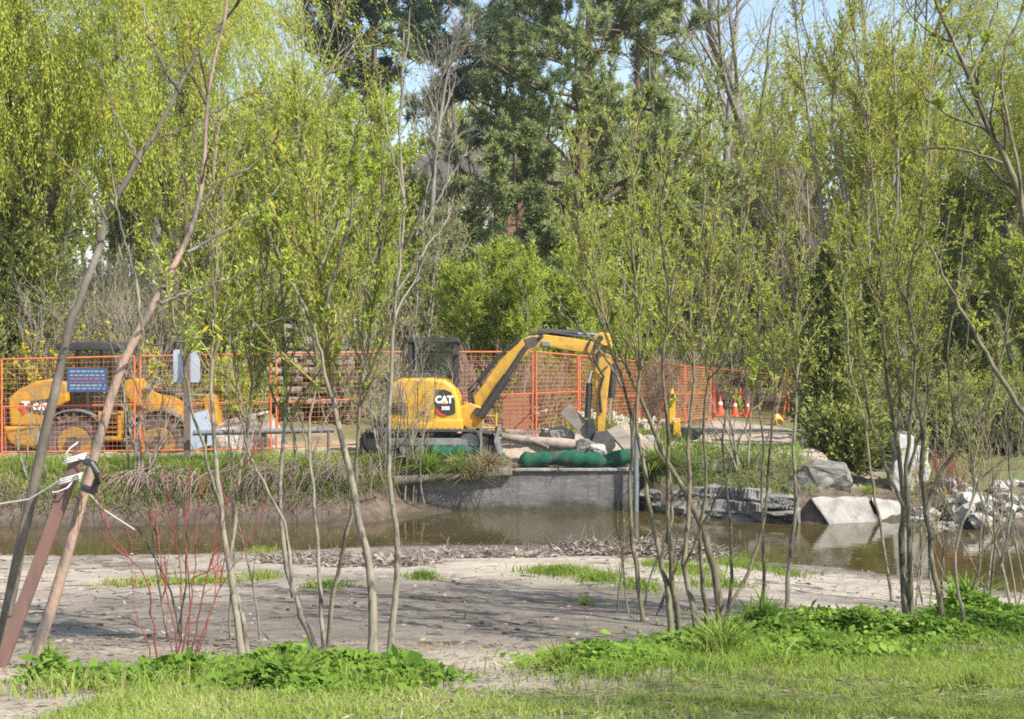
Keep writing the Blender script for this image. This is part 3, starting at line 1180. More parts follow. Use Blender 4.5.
tag(e2, 'bare pale blue-grey metal sheet leaning by the loader front wheel', 'metal sheet')
e2.location = P(199, 430, 29.2)
e2.rotation_euler = (R(-12), R(-14), 0)

yb = 30.35
c = P(87, 380, yb)
e = empty('fence_sign', c, 'blue sign with pale and reddish text lines hung on the fence by the loader cab', 'sign')
k = yb / F_PX
MB().box((0, 0, 0), (40 * k, .015, 24 * k)).build('sign_board', M['sign_blue'], e, .003)
rg = np.random.RandomState(6)
mb, mr = MB(), MB()
for row, (zz, hh, which) in enumerate(((8.6, 2.0, 0), (4.8, 1.6, 0), (1.2, 2.4, 1), (-2.2, 1.4, 1), (-5.4, 2.0, 0), (-8.6, 1.5, 0))):
    x = -17
    while x < 16:
        wd = rg.uniform(2.0, 6.0)
        (mr if which else mb).box(((x + wd / 2) * k, -.010, zz * k), (min(wd, 17 - x) * k, .004, hh * k))
        x += wd + 1.1
mb.build('lettering', M['sign_dull'], e)
mr.build('lettering', M['sign_red'], e)


# ---------------------------------------------------------------- pipe rail, logs, planks, post
e = empty('pipe_rail', on(260, 28.7), 'long dark grey pipe held level just above the left bank', 'pipe')
b0, b1 = P(193, 433, 28.7), P(334, 430, 28.9)
o = MB().tube([b0 - e.location, b1 - e.location], .055, 12).build('pipe', M['pipe'], e, smooth=True)
for px in (205, 262, 328):
    t = on(px, 28.75)
    q = P(px, 431, 28.75)
    MB().tube([t - e.location - Vector((0, 0, .1)), Vector((q.x, 28.75 + .09, q.z)) - e.location], .03, 8).build('support', M['wood_post'], e)

lg = MB().tube([P(503, 437, 30.6), P(530, 441, 30.3), P(562, 444, 30.2), P(592, 447, 30.2)], [.07, .10, .13, .11], 12).build('log', M['wood_pale'], None, smooth=True)
tag(lg, 'pale bare log lying on the dirt between excavator tracks and bucket', 'log')
lg = MB().tube([P(497, 434, 30.9), P(520, 437, 30.5), P(548, 447, 29.9)], [.05, .055, .03], 8).build('branch', M['wood_grey'], None, smooth=True)
tag(lg, 'thin grey branch lying across the pale log', 'branch')
bd = MB().bar(P(508, 433, 31.2), P(556, 431, 31.4), .3, .05).build('board', M['wood_grey'], None, .008)
tag(bd, 'flat weathered board on the dirt below the fence', 'board')
pl = MB().bar(P(613, 428, 30.6), P(641, 459, 30.0), .34, .07, Vector((.3, -1, .4))).build('plank', M['wood_grey'], None, .01)
tag(pl, 'broad weathered plank leaning down to the right of the digging bucket', 'plank')
pl = MB().bar(P(620, 425, 30.9), P(655, 452, 30.4), .26, .06, Vector((.3, -1, .5))).build('plank', M['wood_pale'], None, .01)
tag(pl, 'narrow pale plank behind the broad leaning plank', 'plank')
tm = MB().bar(P(565, 409, 30.8), P(597, 441, 30.5), .30, .09, Vector((-.2, -1, .3))).build('plank', M['wood_grey'], None, .012)
tag(tm, 'grey timber slab sloping down into the left side of the digging bucket', 'plank')
rk = np.random.RandomState(31)
for (px, py, d, sx, mt, lb) in ((583, 446, 30.2, .5, 'rock_dark', 'dark broken stone right under the digging bucket'), (562, 434, 31.0, .5, 'rock_pale', 'pale stone left of the digging bucket'),
                                (598, 450, 29.9, .42, 'rock_pale', 'pale stone between bucket and green sock'), (548, 432, 31.3, .36, 'rock_pale', 'small pale stone by the flat weathered board'),
                                (650, 441, 30.8, .4, 'rock_pale', 'pale stone right of the leaning planks'), (692, 434, 34, .42, 'rock_dark', 'grey stone right of the yellow tamper')):
    add_stone('stone', rk, P(px, py, d), (sx * 1.2, sx, sx * .7), M[mt], lb, 'stone', None, rk.uniform(0, 6))
e = empty('gauge_post', on(636, 29.0), 'upright grey metal pipe with a dark cap standing at the wall end', 'pipe')
zb, zt = -.4, P(636, 428, 29.0).z
bx = P(636, 428, 29.0).x
o = MB().tube([(bx, 29.0, zb), (bx, 29.0, zt)], .055, 14).build('pipe', M['pipe_blue'], e, smooth=True)
o.location = -e.location
o = MB().cyl((bx, 29.0, zt), (bx, 29.0, zt + .09), .13).cyl((bx, 29.0, zt + .09), (bx, 29.0, zt + .22), .045).build('cap', M['black'], e, .01)
o.location = -e.location

# wooden survey stake in front of the tracks
st_ = MB().box((0, 0, .3), (.045, .03, .75)).build('survey_stake', M['wood_grey'], None, .004)
tag(st_, 'thin wooden stake standing in front of the excavator tracks', 'stake')
st_.location = Vector(P(481, 455, 29.6))


# ---------------------------------------------------------------- traffic cones, guard rail
def cone(loc, label):
    e = empty('traffic_cone', loc, label, 'traffic cone', 'orange traffic cones behind the fence')
    MB().cyl((0, 0, .03), (0, 0, .72), .16, .03, 20).build('body', M['cone'], e, smooth=True)
    MB().cyl((0, 0, .40), (0, 0, .52), .103, .078, 20).build('band', M['white'], e, smooth=True)
    MB().box((0, 0, .02), (.40, .40, .04)).build('base', M['cone'], e, .01)
    return e


c0 = cone(on(735, 50), 'orange cone with white band, middle of the three short cones')
c0.scale = (.85, .85, .85)
for px, py, sx, lb in ((748, 419, .86, 'orange cone with white band, right end of the cone row'), (720, 418, .95, 'orange cone at the left end of the cone row')):
    c = copy_tree(c0)
    c.location = on(px, 50)
    c.scale = (sx, sx, sx)
    c['label'] = lb
# tall slim delineators
for px, lb in ((740, 'tall slim orange delineator post between the two right cones'), (714, 'tall slim orange delineator post left of the cones')):
    e = empty('delineator', on(px, 50.6), lb, 'delineator', 'slim orange delineator posts among the cones')
    MB().cyl((0, 0, .04), (0, 0, 1.0), .055, .04, 14).build('post', M['cone'], e, smooth=True)
    MB().box((0, 0, .025), (.36, .36, .05)).build('base', M['black'], e, .01)


def guard_rail(pts, label):
    e = empty('guard_rail', pts[0], label, 'guard rail')
    base = Vector(pts[0])
    mb = MB()
    for a, b in zip(pts[:-1], pts[1:]):
        a, b = Vector(a) - base, Vector(b) - base
        for dz, dy in ((.75, 0), (.65, -.05), (.56, 0), (.47, -.05), (.38, 0)):
            mb.bar(a + Vector((0, dy, dz)), b + Vector((0, dy, dz)), .02, .105)
    mb.build('rail', M['galv'], e)
    for a, b in zip(pts[:-1], pts[1:]):
        for t in (0, .5):
            q = Vector(a).lerp(Vector(b), t) - base
            MB().box(q + Vector((0, .14, .3)), (.14, .16, 1.0)).build('post', M['wood_post'], e)


guard_rail([on(px, d) for px, d in ((655, 55), (700, 54), (745, 53.5), (800, 53))], 'galvanised guard rail along the road behind the traffic cones')
guard_rail([on(px, d) + Vector((0, 0, .7)) for px, d in ((930, 60), (975, 59), (1020, 58), (1075, 57))], 'galvanised guard rail far off at the right edge')

# ---------------------------------------------------------------- stone terrace behind the fence on the left
e = empty('stone_terrace', on(308, 34.0), 'stepped terrace of long flat stone slabs behind the fence', 'stone steps')
rt = np.random.RandomState(14)
zz = 2.0
for k in range(11):
    d = 35.4 + k * .42
    for px0, px1 in ((258, 303), (304, 350)):
        a0, a1 = px0 + rt.uniform(-8, 8) + k * 1.2, px1 + rt.uniform(-6, 6) - k * 1.0
        xa, xb = P(a0, 345, d).x, P(a1, 345, d).x
        o = MB().box(((xa + xb) / 2, d + .25, zz), (xb - xa, .62, .13)).build('slab', M['slab'], e, .03)
        o.location = -e.location
        o.rotation_euler = (0, rt.uniform(-.012, .012), 0)
        o.location.z += rt.uniform(-.02, .02)
    r_ = MB().box((P(302, 345, d).x, d + .42, zz - .12), (P(348, 345, d).x - P(262, 345, d).x, .4, .12)).build('riser', M['rock_dark'], e, .02)
    r_.location = -e.location
    zz += .24

# ---------------------------------------------------------------- house glimpsed through the trees
p = on(490, 78)
e = empty('house', p, 'pale house with brick gable and grey roof glimpsed far behind the pines', 'house')
k = 78 / F_PX
zt = 10.2
MB().box((0, 3, 1.5), (9.0, 6, 9.0)).build('wall', M['house_white'], e)
MB().prism([(-5, 5.9), (5, 5.9), (3.6, 8.0), (-3.6, 8.0)], -.5, 6.5).build('roof', M['roof_grey'], e)
MB().box((2.6, -.1, 1.6), (3.2, .5, 9.0)).build('brick_gable', M['brick'], e)
for xx in (-3.3, -1.4):
    for zz in (1.2, 4.2):
        f = MB().box((xx, -.03, zz), (1.1, .1, 1.6)).build('window', M['white'], e)
        g = MB().box((xx, -.09, zz), (.92, .04, 1.4)).build('pane', M['glass'], f)
for zz in (1.2, 4.2):
    f = MB().box((2.6, -.38, zz), (1.1, .1, 1.6)).build('window', M['white'], e)
    g = MB().box((2.6, -.44, zz), (.92, .04, 1.4)).build('pane', M['glass'], f)


# ---------------------------------------------------------------- excavator
def excavator():
    D = 30.6
    q = F_PX / D
    org = P(430, 453, D)
    org.z = gz(org.x, org.y)
    pz = P(430, 453, D).z - org.z
    e = empty('excavator', org, 'yellow tracked mini excavator with raised boom on the bank above the wall', 'excavator')

    def c(px, py):
        return ((px - 430) / q, (453 - py) / q + pz)

    def pl(l):
        return [c(*t) for t in l]
    # house
    prof = pl([(391, 426), (390, 398), (395, 382), (404, 377.5), (432, 377), (446, 379), (455, 385), (460, 396), (463.5, 426)])
    body = MB().prism(prof, -.85, .85).build('body', M['cat_yellow'], e, .09, 4, True)
    MB().prism(pl([(390, 428.5), (389.6, 417.5), (420, 417.5), (424, 420.5), (434, 420.5), (438, 417.5), (463.4, 417.5), (464.2, 428.5)]), -.90, .90).build('skirt', M['cat_yellow'], body, .03, 3, True)
    MB().prism(pl([(398, 431), (396, 428), (462, 428), (458, 431)]), -.7, .7).build('belly_plate', M['black'], e)
    # engine vents on the side
    v = MB()
    for k in range(5):
        v.box((c(402, 0)[0], -.856, c(0, 402 + k * 2.4)[1]), (14 / q, .02, 1.1 / q))
    v.build('vent', M['black'], body)
    MB().box((c(427, 0)[0], -.906, c(0, 427.2)[1]), (70 / q, .012, 1.6 / q)).build('dirt_strip', M['dusty_black'], body)
    for px_ in (420.6, 437.4):
        MB().box((c(px_, 0)[0], -.853, c(0, 398)[1]), (.010, .012, 36 / q)).build('panel_gap', M['black'], body)
    v = MB().box((c(424.5, 0)[0], -.857, c(0, 411)[1]), (4 / q, .02, 3.0 / q)).build('latch', M['black'], body, .005)
    # badge: dark panel with lettering, yellow triangle and red corner
    bd = MB().prism(pl([(438, 388.5), (446, 388), (453, 391), (456.5, 399), (457, 411), (449, 413.5), (443, 411), (438.5, 406)]), -.872, -.846).build('badge', M['black'], e)
    MB().prism(pl([(438.2, 406), (443, 411.2), (449, 413.8), (445, 414), (440.5, 412), (437.8, 409)]), -.875, -.846).build('red_stripe', M['red'], bd)
    x, z = c(446, 398.2)
    text_part('lettering', 'CAT', .20, M['white'], bd, (x, -.878, z), .012, .92)
    x, z = c(447.4, 406.5)
    text_part('lettering', '308', .105, M['white'], bd, (x, -.878, z), .004, 1.1)
    MB().prism(pl([(443.6, 402.3), (446.3, 398.8), (449.0, 402.3)]), -.886, -.872).build('triangle', M['cat_yellow'], bd)
    # things on the hood
    MB().cyl((c(418, 0)[0], -.25, c(0, 379)[1]), (c(418, 0)[0], -.25, c(0, 369)[1]), .06).build('exhaust', M['black'], e)
    MB().prism(pl([(408, 379), (410, 373), (430, 372), (434, 379)]), -.5, .1).build('hood_hump', M['black'], e, .03, 3, True)
    hr = MB()
    hr.tube([(c(404, 0)[0], -.7, c(0, 379)[1]), (c(404, 0)[0], -.7, c(0, 370)[1]), (c(440, 0)[0], -.7, c(0, 370)[1]), (c(440, 0)[0], -.7, c(0, 379)[1])], .016, 6)
    hr.build('hand_rail', M['black'], e)
    # cab on the far side
    cb = empty('cab', (0, 0, 0), None, None)
    cb.parent = e
    x0, z0 = c(412, 400)
    x1, z1 = c(456, 340)
    fr = MB()
    for px in (x0, x1 - .02):
        for yy in (.12, .88):
            fr.bar((px, yy, z0), (px - (.06 if px == x0 else -.0), yy, z1), .09, .09)
    fr.prism([(x0 - .12, z1 - .05), (x1 + .08, z1 - .05), (x1 + .02, z1 + .06), (x0 - .04, z1 + .06)], .04, .96)
    fr.box(((x0 + x1) / 2, .12, z0 + .5), (x1 - x0, .06, .06))
    fr.build('frame', M['black'], cb, .012)
    MB().box(((x0 + x1) / 2, .13, (z0 + z1) / 2), (x1 - x0 - .1, .012, z1 - z0 - .1)).build('side_window', M['glass'], cb)
    MB().box(((x0 + x1) / 2, .87, (z0 + z1) / 2), (x1 - x0 - .1, .012, z1 - z0 - .1)).build('side_window', M['glass'], cb)
    st = MB().box((x0 + .35, .5, z0 + .2), (.4, .5, .3)).box((x0 + .2, .5, z0 + .6), (.12, .48, .7)).build('seat', M['black'], cb, .03)
    # front post and work light seen right of the hood
    MB().box((c(457, 0)[0], -.02, c(0, 366)[1]), (.09, .09, .75)).build('lamp_post', M['black'], e)
    wl_ = MB().box((c(456, 0)[0], -.07, c(0, 352)[1]), (.16, .13, .14)).build('work_light', M['black'], e, .02)

    # undercarriage
    xl, zl = c(377, 440)
    xr, zr = c(470, 441)
    R0 = 12.0 / q
    for side, yy in (('n', -.70), ('f', .70)):
        tr = MB()
        per = []
        Lx = xr - xl
        n = 46
        tot = 2 * Lx + 2 * math.pi * R0
        for k in range(n):
            s_ = tot * k / n
            if s_ < Lx:
                pnt, ang = (xl + s_, zl + R0), 0
            elif s_ < Lx + math.pi * R0:
                a = (s_ - Lx) / R0
                pnt, ang = (xr + R0 * math.sin(a), zl + R0 * math.cos(a)), -a
            elif s_ < 2 * Lx + math.pi * R0:
                pnt, ang = (xr - (s_ - Lx - math.pi * R0), zl - R0), math.pi
            else:
                a = (s_ - 2 * Lx - math.pi * R0) / R0
                pnt, ang = (xl - R0 * math.sin(a), zl - R0 * math.cos(a)), math.pi - a
            m = Matrix.Rotation(-ang, 3, 'Y')
            tr.box((pnt[0], yy, pnt[1]), (tot / n * 1.02, .42, .045), m)
            off = m @ Vector((0, 0, .032))
            tr.box((pnt[0] + off.x, yy, pnt[1] + off.z), (.035, .42, .035), m)
        t = tr.build('track', M['dusty_black'], e)
        wh = MB()
        wh.cyl((xl, yy - .12, zl), (xl, yy + .12, zl), R0 * .80, n=20)
        wh.build('sprocket', M['black'], t)
        wh = MB().cyl((xr, yy - .12, zl), (xr, yy + .12, zl), R0 * .80, n=20).build('idler', M['steel'], t)
        wr = MB()
        for k in range(5):
            xx = xl + Lx * (k + .8) / 5.6
            wr.cyl((xx, yy - .14, zl - R0 * .55), (xx, yy + .14, zl - R0 * .55), R0 * .36, n=14)
        wr.build('roller', M['steel'], t)
        MB().box(((xl + xr) / 2, yy, zl + .02), (Lx * .82, .26, .16)).build('track_frame', M['steel'], t, .02)
    MB().box(((xl + xr) / 2, 0, zl + .05), (1.0, 1.2, .26)).cyl((c(428, 0)[0], 0, zl + .1), (c(428, 0)[0], 0, c(0, 428)[1]), .45, n=24).build('chassis', M['black'], e)
    # dozer blade and arms at the right
    bld = MB()
    a = c(500, 426)
    b = c(500, 451)
    bld.prism([(a[0] - .05, a[1]), (a[0] + .03, a[1]), (a[0] - .03, (a[1] + b[1]) / 2), (a[0] + .06, b[1]), (a[0] - .03, b[1]), (a[0] - .12, (a[1] + b[1]) / 2)], -.98, .98)
    blo = bld.build('blade', M['steel'], e, .01)
    ar = MB()
    for yy in (-.42, .42):
        ar.bar((c(455, 0)[0], yy, zl + .02), (c(496, 0)[0], yy, zl - .02), .14, .12)
    ar.cyl((c(462, 0)[0], 0, zl + .22), (c(494, 0)[0], 0, zl + .12), .07)
    ar.build('blade_arm', M['black'], blo)

    # boom bracket
    MB().prism(pl([(460, 424), (460, 406), (470, 402), (484, 408), (484, 424), (474, 430)]), -.22, .22).build('swing_bracket', M['cat_yellow_worn'], e, .03, 3, True)
    MB().cyl((c(478, 0)[0], -.28, c(0, 411)[1]), (c(478, 0)[0], .28, c(0, 411)[1]), .09).build('pivot_pin', M['black'], e)
    boom = MB().prism(pl([(469, 411), (471.5, 400), (482, 386), (499, 361.5), (517, 342.5), (529, 336), (545, 334.5), (575, 338.5), (607, 344.5), (609, 351.5), (600, 355),
                          (572, 351), (546, 346.5), (534, 348.5), (516, 364), (498, 388), (485, 406), (480, 416), (473, 417)]), -.14, .14).build('boom', M['cat_yellow_worn'], e, .022, 3, True)
    MB().prism(pl([(524, 339), (533, 336.5), (540, 338), (536, 346), (527, 349)]), -.155, .155).build('elbow_plate', M['dusty_black'], boom, .01)
    for px_, py_, r_ in ((541, 336.5, .05), (600, 338, .06), (603, 349, .075), (597, 346, .04)):
        x_, z_ = c(px_, py_)
        MB().cyl((x_, -.19, z_), (x_, .19, z_), r_, n=12).build('pin', M['black'], boom)
    hz = MB()
    for dy, off in ((-.10, 0), (-.05, .8), (.02, .3)):
        hz.tube([(c(530, 0)[0], dy, c(0, 334 - off)[1]), (c(552, 0)[0], dy, c(0, 332.5 - off)[1]), (c(576, 0)[0], dy, c(0, 336 - off)[1]), (c(592, 0)[0], dy, c(0, 337.5 - off)[1]), (c(599, 0)[0], dy - .03, c(0, 345)[1])], .022, 6)
    hz.tube([(c(590, 0)[0], -.17, c(0, 340)[1]), (c(586, 0)[0], -.2, c(0, 350)[1]), (c(592, 0)[0], -.2, c(0, 362)[1]), (c(598, 0)[0], -.17, c(0, 358)[1])], .024, 6)
    hz.tube([(c(596, 0)[0], -.17, c(0, 342)[1]), (c(593, 0)[0], -.22, c(0, 356)[1]), (c(600, 0)[0], -.2, c(0, 372)[1]), (c(607, 0)[0], -.16, c(0, 366)[1])], .022, 6)
    hz.build('hydraulic_line', M['black'], boom, smooth=True)
    hz = MB()
    hz.tube([(c(474, 0)[0], -.17, c(0, 404)[1]), (c(472, 0)[0], -.2, c(0, 392)[1]), (c(480, 0)[0], -.19, c(0, 382)[1]), (c(500, 0)[0], -.18, c(0, 355)[1]), (c(520, 0)[0], -.18, c(0, 339)[1])], .035, 8)
    hz.tube([(c(470, 0)[0], -.19, c(0, 402)[1]), (c(469, 0)[0], -.22, c(0, 390)[1]), (c(479, 0)[0], -.2, c(0, 379)[1]), (c(500, 0)[0], -.16, c(0, 353)[1])], .03, 8)
    hz.build('hose', M['black'], boom, smooth=True)
    bc = MB().cyl((c(481, 0)[0], -.26, c(0, 416)[1]), (c(507, 0)[0], -.26, c(0, 376)[1]), .09).build('boom_cylinder', M['black'], e, smooth=True)
    MB().cyl((c(507, 0)[0], -.26, c(0, 376)[1]), (c(526, 0)[0], -.2, c(0, 347)[1]), .055).build('rod', M['black'], bc, smooth=True)
    # stick cylinder on top of the boom
    sc2 = MB().cyl((c(538, 0)[0], 0, c(0, 331.5)[1]), (c(578, 0)[0], 0, c(0, 333.5)[1]), .075).build('stick_cylinder', M['black'], e, smooth=True)
    MB().cyl((c(578, 0)[0], 0, c(0, 333.5)[1]), (c(599, 0)[0], 0, c(0, 334.5)[1]), .04).build('rod', M['chrome'], sc2, smooth=True)
    MB().box((c(546, 0)[0], -.16, c(0, 343.5)[1]), (.18, .05, .1)).build('boom_light', M['steel'], boom, .01)
    # stick
    stick = MB().prism(pl([(593, 336), (600, 332), (609, 333), (612, 344), (610, 372), (606.5, 402), (604, 434), (597, 434), (597, 404), (594, 374), (592, 350)]), -.12, .12).build('stick', M['cat_yellow_worn'], e, .02, 3, True)
    MB().cyl((c(604, 0)[0], -.17, c(0, 349)[1]), (c(604, 0)[0], .17, c(0, 349)[1]), .07).build('pin', M['steel'], stick)
    hz = MB()
    hz.tube([(c(598, 0)[0], -.14, c(0, 352)[1]), (c(597, 0)[0], -.19, c(0, 366)[1]), (c(603, 0)[0], -.17, c(0, 376)[1]), (c(599, 0)[0], -.15, c(0, 392)[1]), (c(601, 0)[0], -.15, c(0, 412)[1])], .028, 8)
    hz.build('hose', M['black'], stick, smooth=True)
    k1 = MB().cyl((c(613.5, 0)[0], 0, c(0, 364)[1]), (c(611.5, 0)[0], 0, c(0, 398)[1]), .075).build('bucket_cylinder', M['black'], e, smooth=True)
    MB().cyl((c(611.5, 0)[0], 0, c(0, 398)[1]), (c(610, 0)[0], 0, c(0, 424)[1]), .04).build('rod', M['chrome'], k1, smooth=True)
    k2 = MB().cyl((c(589.5, 0)[0], 0, c(0, 383)[1]), (c(587.5, 0)[0], 0, c(0, 418)[1]), .065).build('thumb_cylinder', M['black'], e, smooth=True)
    MB().cyl((c(592, 0)[0], 0, c(0, 372)[1]), (c(589.5, 0)[0], 0, c(0, 383)[1]), .04).build('rod', M['chrome'], k2, smooth=True)
    # bucket, curled under
    ang = [(-.05, .0), (.18, .02), (.34, -.10), (.38, -.30), (.25, -.46), (.02, -.52), (-.22, -.46)]
    bx, bz = c(597, 431)
    outer = [(bx + x, bz + z) for x, z in ang]
    inner = [(bx + x * .86 - .01, bz + .0 + z * .86 - .03) for x, z in reversed(ang)]
    bk = MB().prism(outer + inner, -.38, .38).build('bucket', M['dusty_black'], e, .006)
    for yy in (-.41, .38):
        MB().prism(outer, yy, yy + .03).build('side_plate', M['dusty_black'], bk)
    th = MB()
    for k in range(5):
        yy = -.32 + k * .16
        th.bar((bx - .20, yy, bz - .46), (bx - .40, yy, bz - .40), .06, .05)
    th.build('teeth', M['steel'], bk)
    MB().prism(pl([(587, 420), (593, 418), (597, 432), (592, 444), (587, 440)]), -.14, .14).build('thumb', M['black'], e, .01)
    return e


excavator()


# ---------------------------------------------------------------- wheel loader
def loader():
    D = 32.3
    q = F_PX / D
    o0 = P(110, 449, D)
    org = Vector((o0.x, o0.y, gz(o0.x, o0.y)))
    pz = o0.z - org.z
    e = empty('wheel_loader', org, 'yellow compact wheel loader facing right behind the fence on the left bank', 'wheel loader')

    def c(px, py):
        return ((px - 110) / q, (449 - py) / q + pz)

    def pl(l):
        return [c(*t) for t in l]
    hood = MB().prism(pl([(21, 424), (19, 397), (30, 388), (46, 380.5), (60, 378), (76, 381), (78, 400), (64, 408), (57, 424)]), -.72, .72).build('hood', M['loader_yellow'], e, .06, 4, True)
    MB().prism(pl([(16.5, 428), (15.5, 424.5), (58, 424.5), (54, 437), (46, 444), (27, 444), (20, 438)]), -.78, .78).build('counterweight', M['loader_yellow'], e, .05, 3, True)
    MB().prism(pl([(12.5, 426), (12.5, 402), (17, 396), (20.5, 397), (21, 426)]), -.5, .5).build('radiator_grille', M['black'], e, .02)
    dc = MB().prism(pl([(31, 401), (62, 397), (62, 412), (52, 412), (37, 409)]), -.742, -.70).build('badge', M['black'], e)
    MB().prism(pl([(30, 405.5), (33, 404.5), (38.5, 409.2), (35.5, 412.5)]), -.748, -.70).build('red_stripe', M['red'], dc)
    x, z = c(37, 402.2)
    text_part('lettering', '908', .125, M['white'], dc, (x, -.748, z), .006, 1.0)
    x, z = c(52, 405.5)
    text_part('lettering', 'CAT', .19, M['white'], dc, (x, -.748, z), .012, .95)
    MB().prism(pl([(50.0, 409.2), (52.2, 406.4), (54.4, 409.2)]), -.757, -.742).build('triangle', M['loader_yellow'], dc)
    # cab
    cb = empty('cab', (0, 0, 0), None, None)
    cb.parent = e
    MB().prism(pl([(64, 347), (68, 342), (124, 342), (131, 347), (129, 350.5), (66, 350.5)]), -.62, .62).build('roof', M['black'], cb, .03, 3, True)
    for yy in (-.56, .56):
        fr = MB()
        fr.bar((c(70, 0)[0], yy, c(0, 418)[1]), (c(70, 0)[0], yy, c(0, 350)[1]), .08, .08)
        fr.bar((c(96, 0)[0], yy, c(0, 418)[1]), (c(94, 0)[0], yy, c(0, 350)[1]), .06, .06)
        fr.bar((c(118, 0)[0], yy, c(0, 402)[1]), (c(124, 0)[0], yy, c(0, 350)[1]), .07, .07)
        fr.bar((c(70, 0)[0], yy, c(0, 388)[1]), (c(120, 0)[0], yy, c(0, 388)[1]), .05, .05)
        fr.build('side_frame', M['black'], cb, .01)
    for yy in (-.545, .545):
        MB().prism(pl([(71, 416), (71, 351), (123, 351), (117, 402), (100, 416)]), yy - .006, yy + .006).build('side_window', M['glass'], cb)
    MB().prism(pl([(68, 424), (68, 404), (100, 404), (118, 402), (122, 424)]), -.5, .5).build('lower_panel', M['black'], cb, .02)
    MB().box((c(84, 0)[0], 0, c(0, 396)[1]), (.45, .5, .3)).box((c(76, 0)[0], 0, c(0, 384)[1]), (.12, .48, .6)).build('seat', M['black'], cb, .03)
    # articulated frame, steps
    MB().prism(pl([(60, 432), (60, 410), (125, 410), (176, 414), (178, 432), (140, 437), (90, 437)]), -.36, .36).build('chassis', M['black'], e, .02)
    sp = MB()
    sp.prism(pl([(108, 438), (108, 410), (111, 410), (111, 434.5), (127, 434.5), (127, 410), (130, 410), (130, 438)]), -.76, -.5)
    spo = sp.build('step', M['loader_yellow'], e, .01)
    gr = MB()
    for k in range(5):
        gr.box((c(119, 0)[0], -.63, c(0, 412 + k * 4.6)[1]), (18 / q, .2, .02))
    gr.build('step_grating', M['loader_yellow'], spo)

    def wheel(px, py, yy, steer=0):
        x, z = c(px, py)
        rr_ = 29.5 / q
        w = empty('wheel', (x, yy, z), None, None)
        w.parent = e
        t = MB().torus((0, 0, 0), (0, 1, 0), rr_ * .76, rr_ * .24, 36, 10, .85).build('tyre', M['tyre'], w, smooth=True)
        tr = MB()
        for k in range(22):
            a = 2 * math.pi * k / 22
            for sgn in (-1, 1):
                m = Matrix.Rotation(a + sgn * .07, 4, 'Y') @ Matrix.Translation((rr_ * .985, sgn * .085, 0)) @ Matrix.Rotation(sgn * .5, 4, 'X')
                tr.box((0, 0, 0), (.07, .20, .055), m)
        tr.build('tread', M['tyre'], w)
        rim = MB().cyl((0, -.14, 0), (0, .14, 0), rr_ * .56, n=26).build('rim', M['rim_amber'], w, .015)
        MB().cyl((0, -.20, 0), (0, -.13, 0), rr_ * .25, n=16).build('hub', M['dusty_black'], w, .01)

    for yy in (-.62, .62):
        wheel(84, 441.5, yy)
        wheel(166, 441.5, yy)
    for px in (84, 166):
        n = 12
        x, z = c(px, 441.5)
        rr_ = 34 / q
        for yy0, yy1 in ((-.83, -.42), (.42, .83)):
            out, inn = [], []
            for k in range(n + 1):
                a = R(150 - k * 125 / n)
                out.append((x + rr_ * math.cos(a), z + rr_ * math.sin(a)))
                inn.append((x + (rr_ - .035) * math.cos(a), z + (rr_ - .035) * math.sin(a)))
            MB().prism(out + inn[::-1], yy0, yy1).build('fender', M['pipe'], e, smooth=True)
    # lift arms, tilt link, bucket
    for yy in (-.42, .34):
        MB().prism(pl([(128, 392), (132, 385), (146, 384), (172, 398), (198, 417), (216, 439), (211, 447), (203, 445), (186, 427), (160, 412), (140, 404)]), yy, yy + .09).build('lift_arm', M['loader_yellow'], e, .015, 2, True)
    MB().prism(pl([(126, 418), (128, 380), (140, 378), (150, 390), (152, 418)]), -.3, .3).build('loader_tower', M['loader_yellow'], e, .02)
    tl = MB().cyl((c(146, 0)[0], 0, c(0, 388)[1]), (c(176, 0)[0], 0, c(0, 394)[1]), .06).build('tilt_cylinder', M['black'], e)
    MB().cyl((c(176, 0)[0], 0, c(0, 394)[1]), (c(214, 0)[0], 0, c(0, 395)[1]), .035).build('rod', M['chrome'], tl)
    MB().prism(pl([(206, 398), (212, 392), (218, 396), (222, 440), (214, 446)]), -.3, .3).build('quick_coupler', M['loader_yellow'], e, .02)
    hl = MB().box((c(155, 0)[0], -.5, c(0, 386)[1]), (.14, .12, .12)).build('headlight', M['chrome'], e, .02)
    hl = MB().box((c(155, 0)[0], .5, c(0, 386)[1]), (.14, .12, .12)).build('headlight', M['chrome'], e, .02)
    sh = pl([(220, 440), (221, 425), (232, 417), (262, 412)])
    out = pl([(262, 412), (234, 418), (221, 428), (219, 444), (225, 450), (284, 451)])
    inn = pl([(284, 449.5), (227, 448), (222.5, 443), (224, 430), (236, 421), (262, 414.5)])
    bk = MB().prism(out + inn, -.98, .98).build('bucket', M['bucket'], e, .004)
    side = pl([(262, 412), (236, 418), (222, 428), (220, 444), (226, 450), (283, 451), (274, 430)])
    for yy in (-1.0, .97):
        MB().prism(side, yy, yy + .03).build('side_plate', M['bucket'], bk)
    return e


loader()


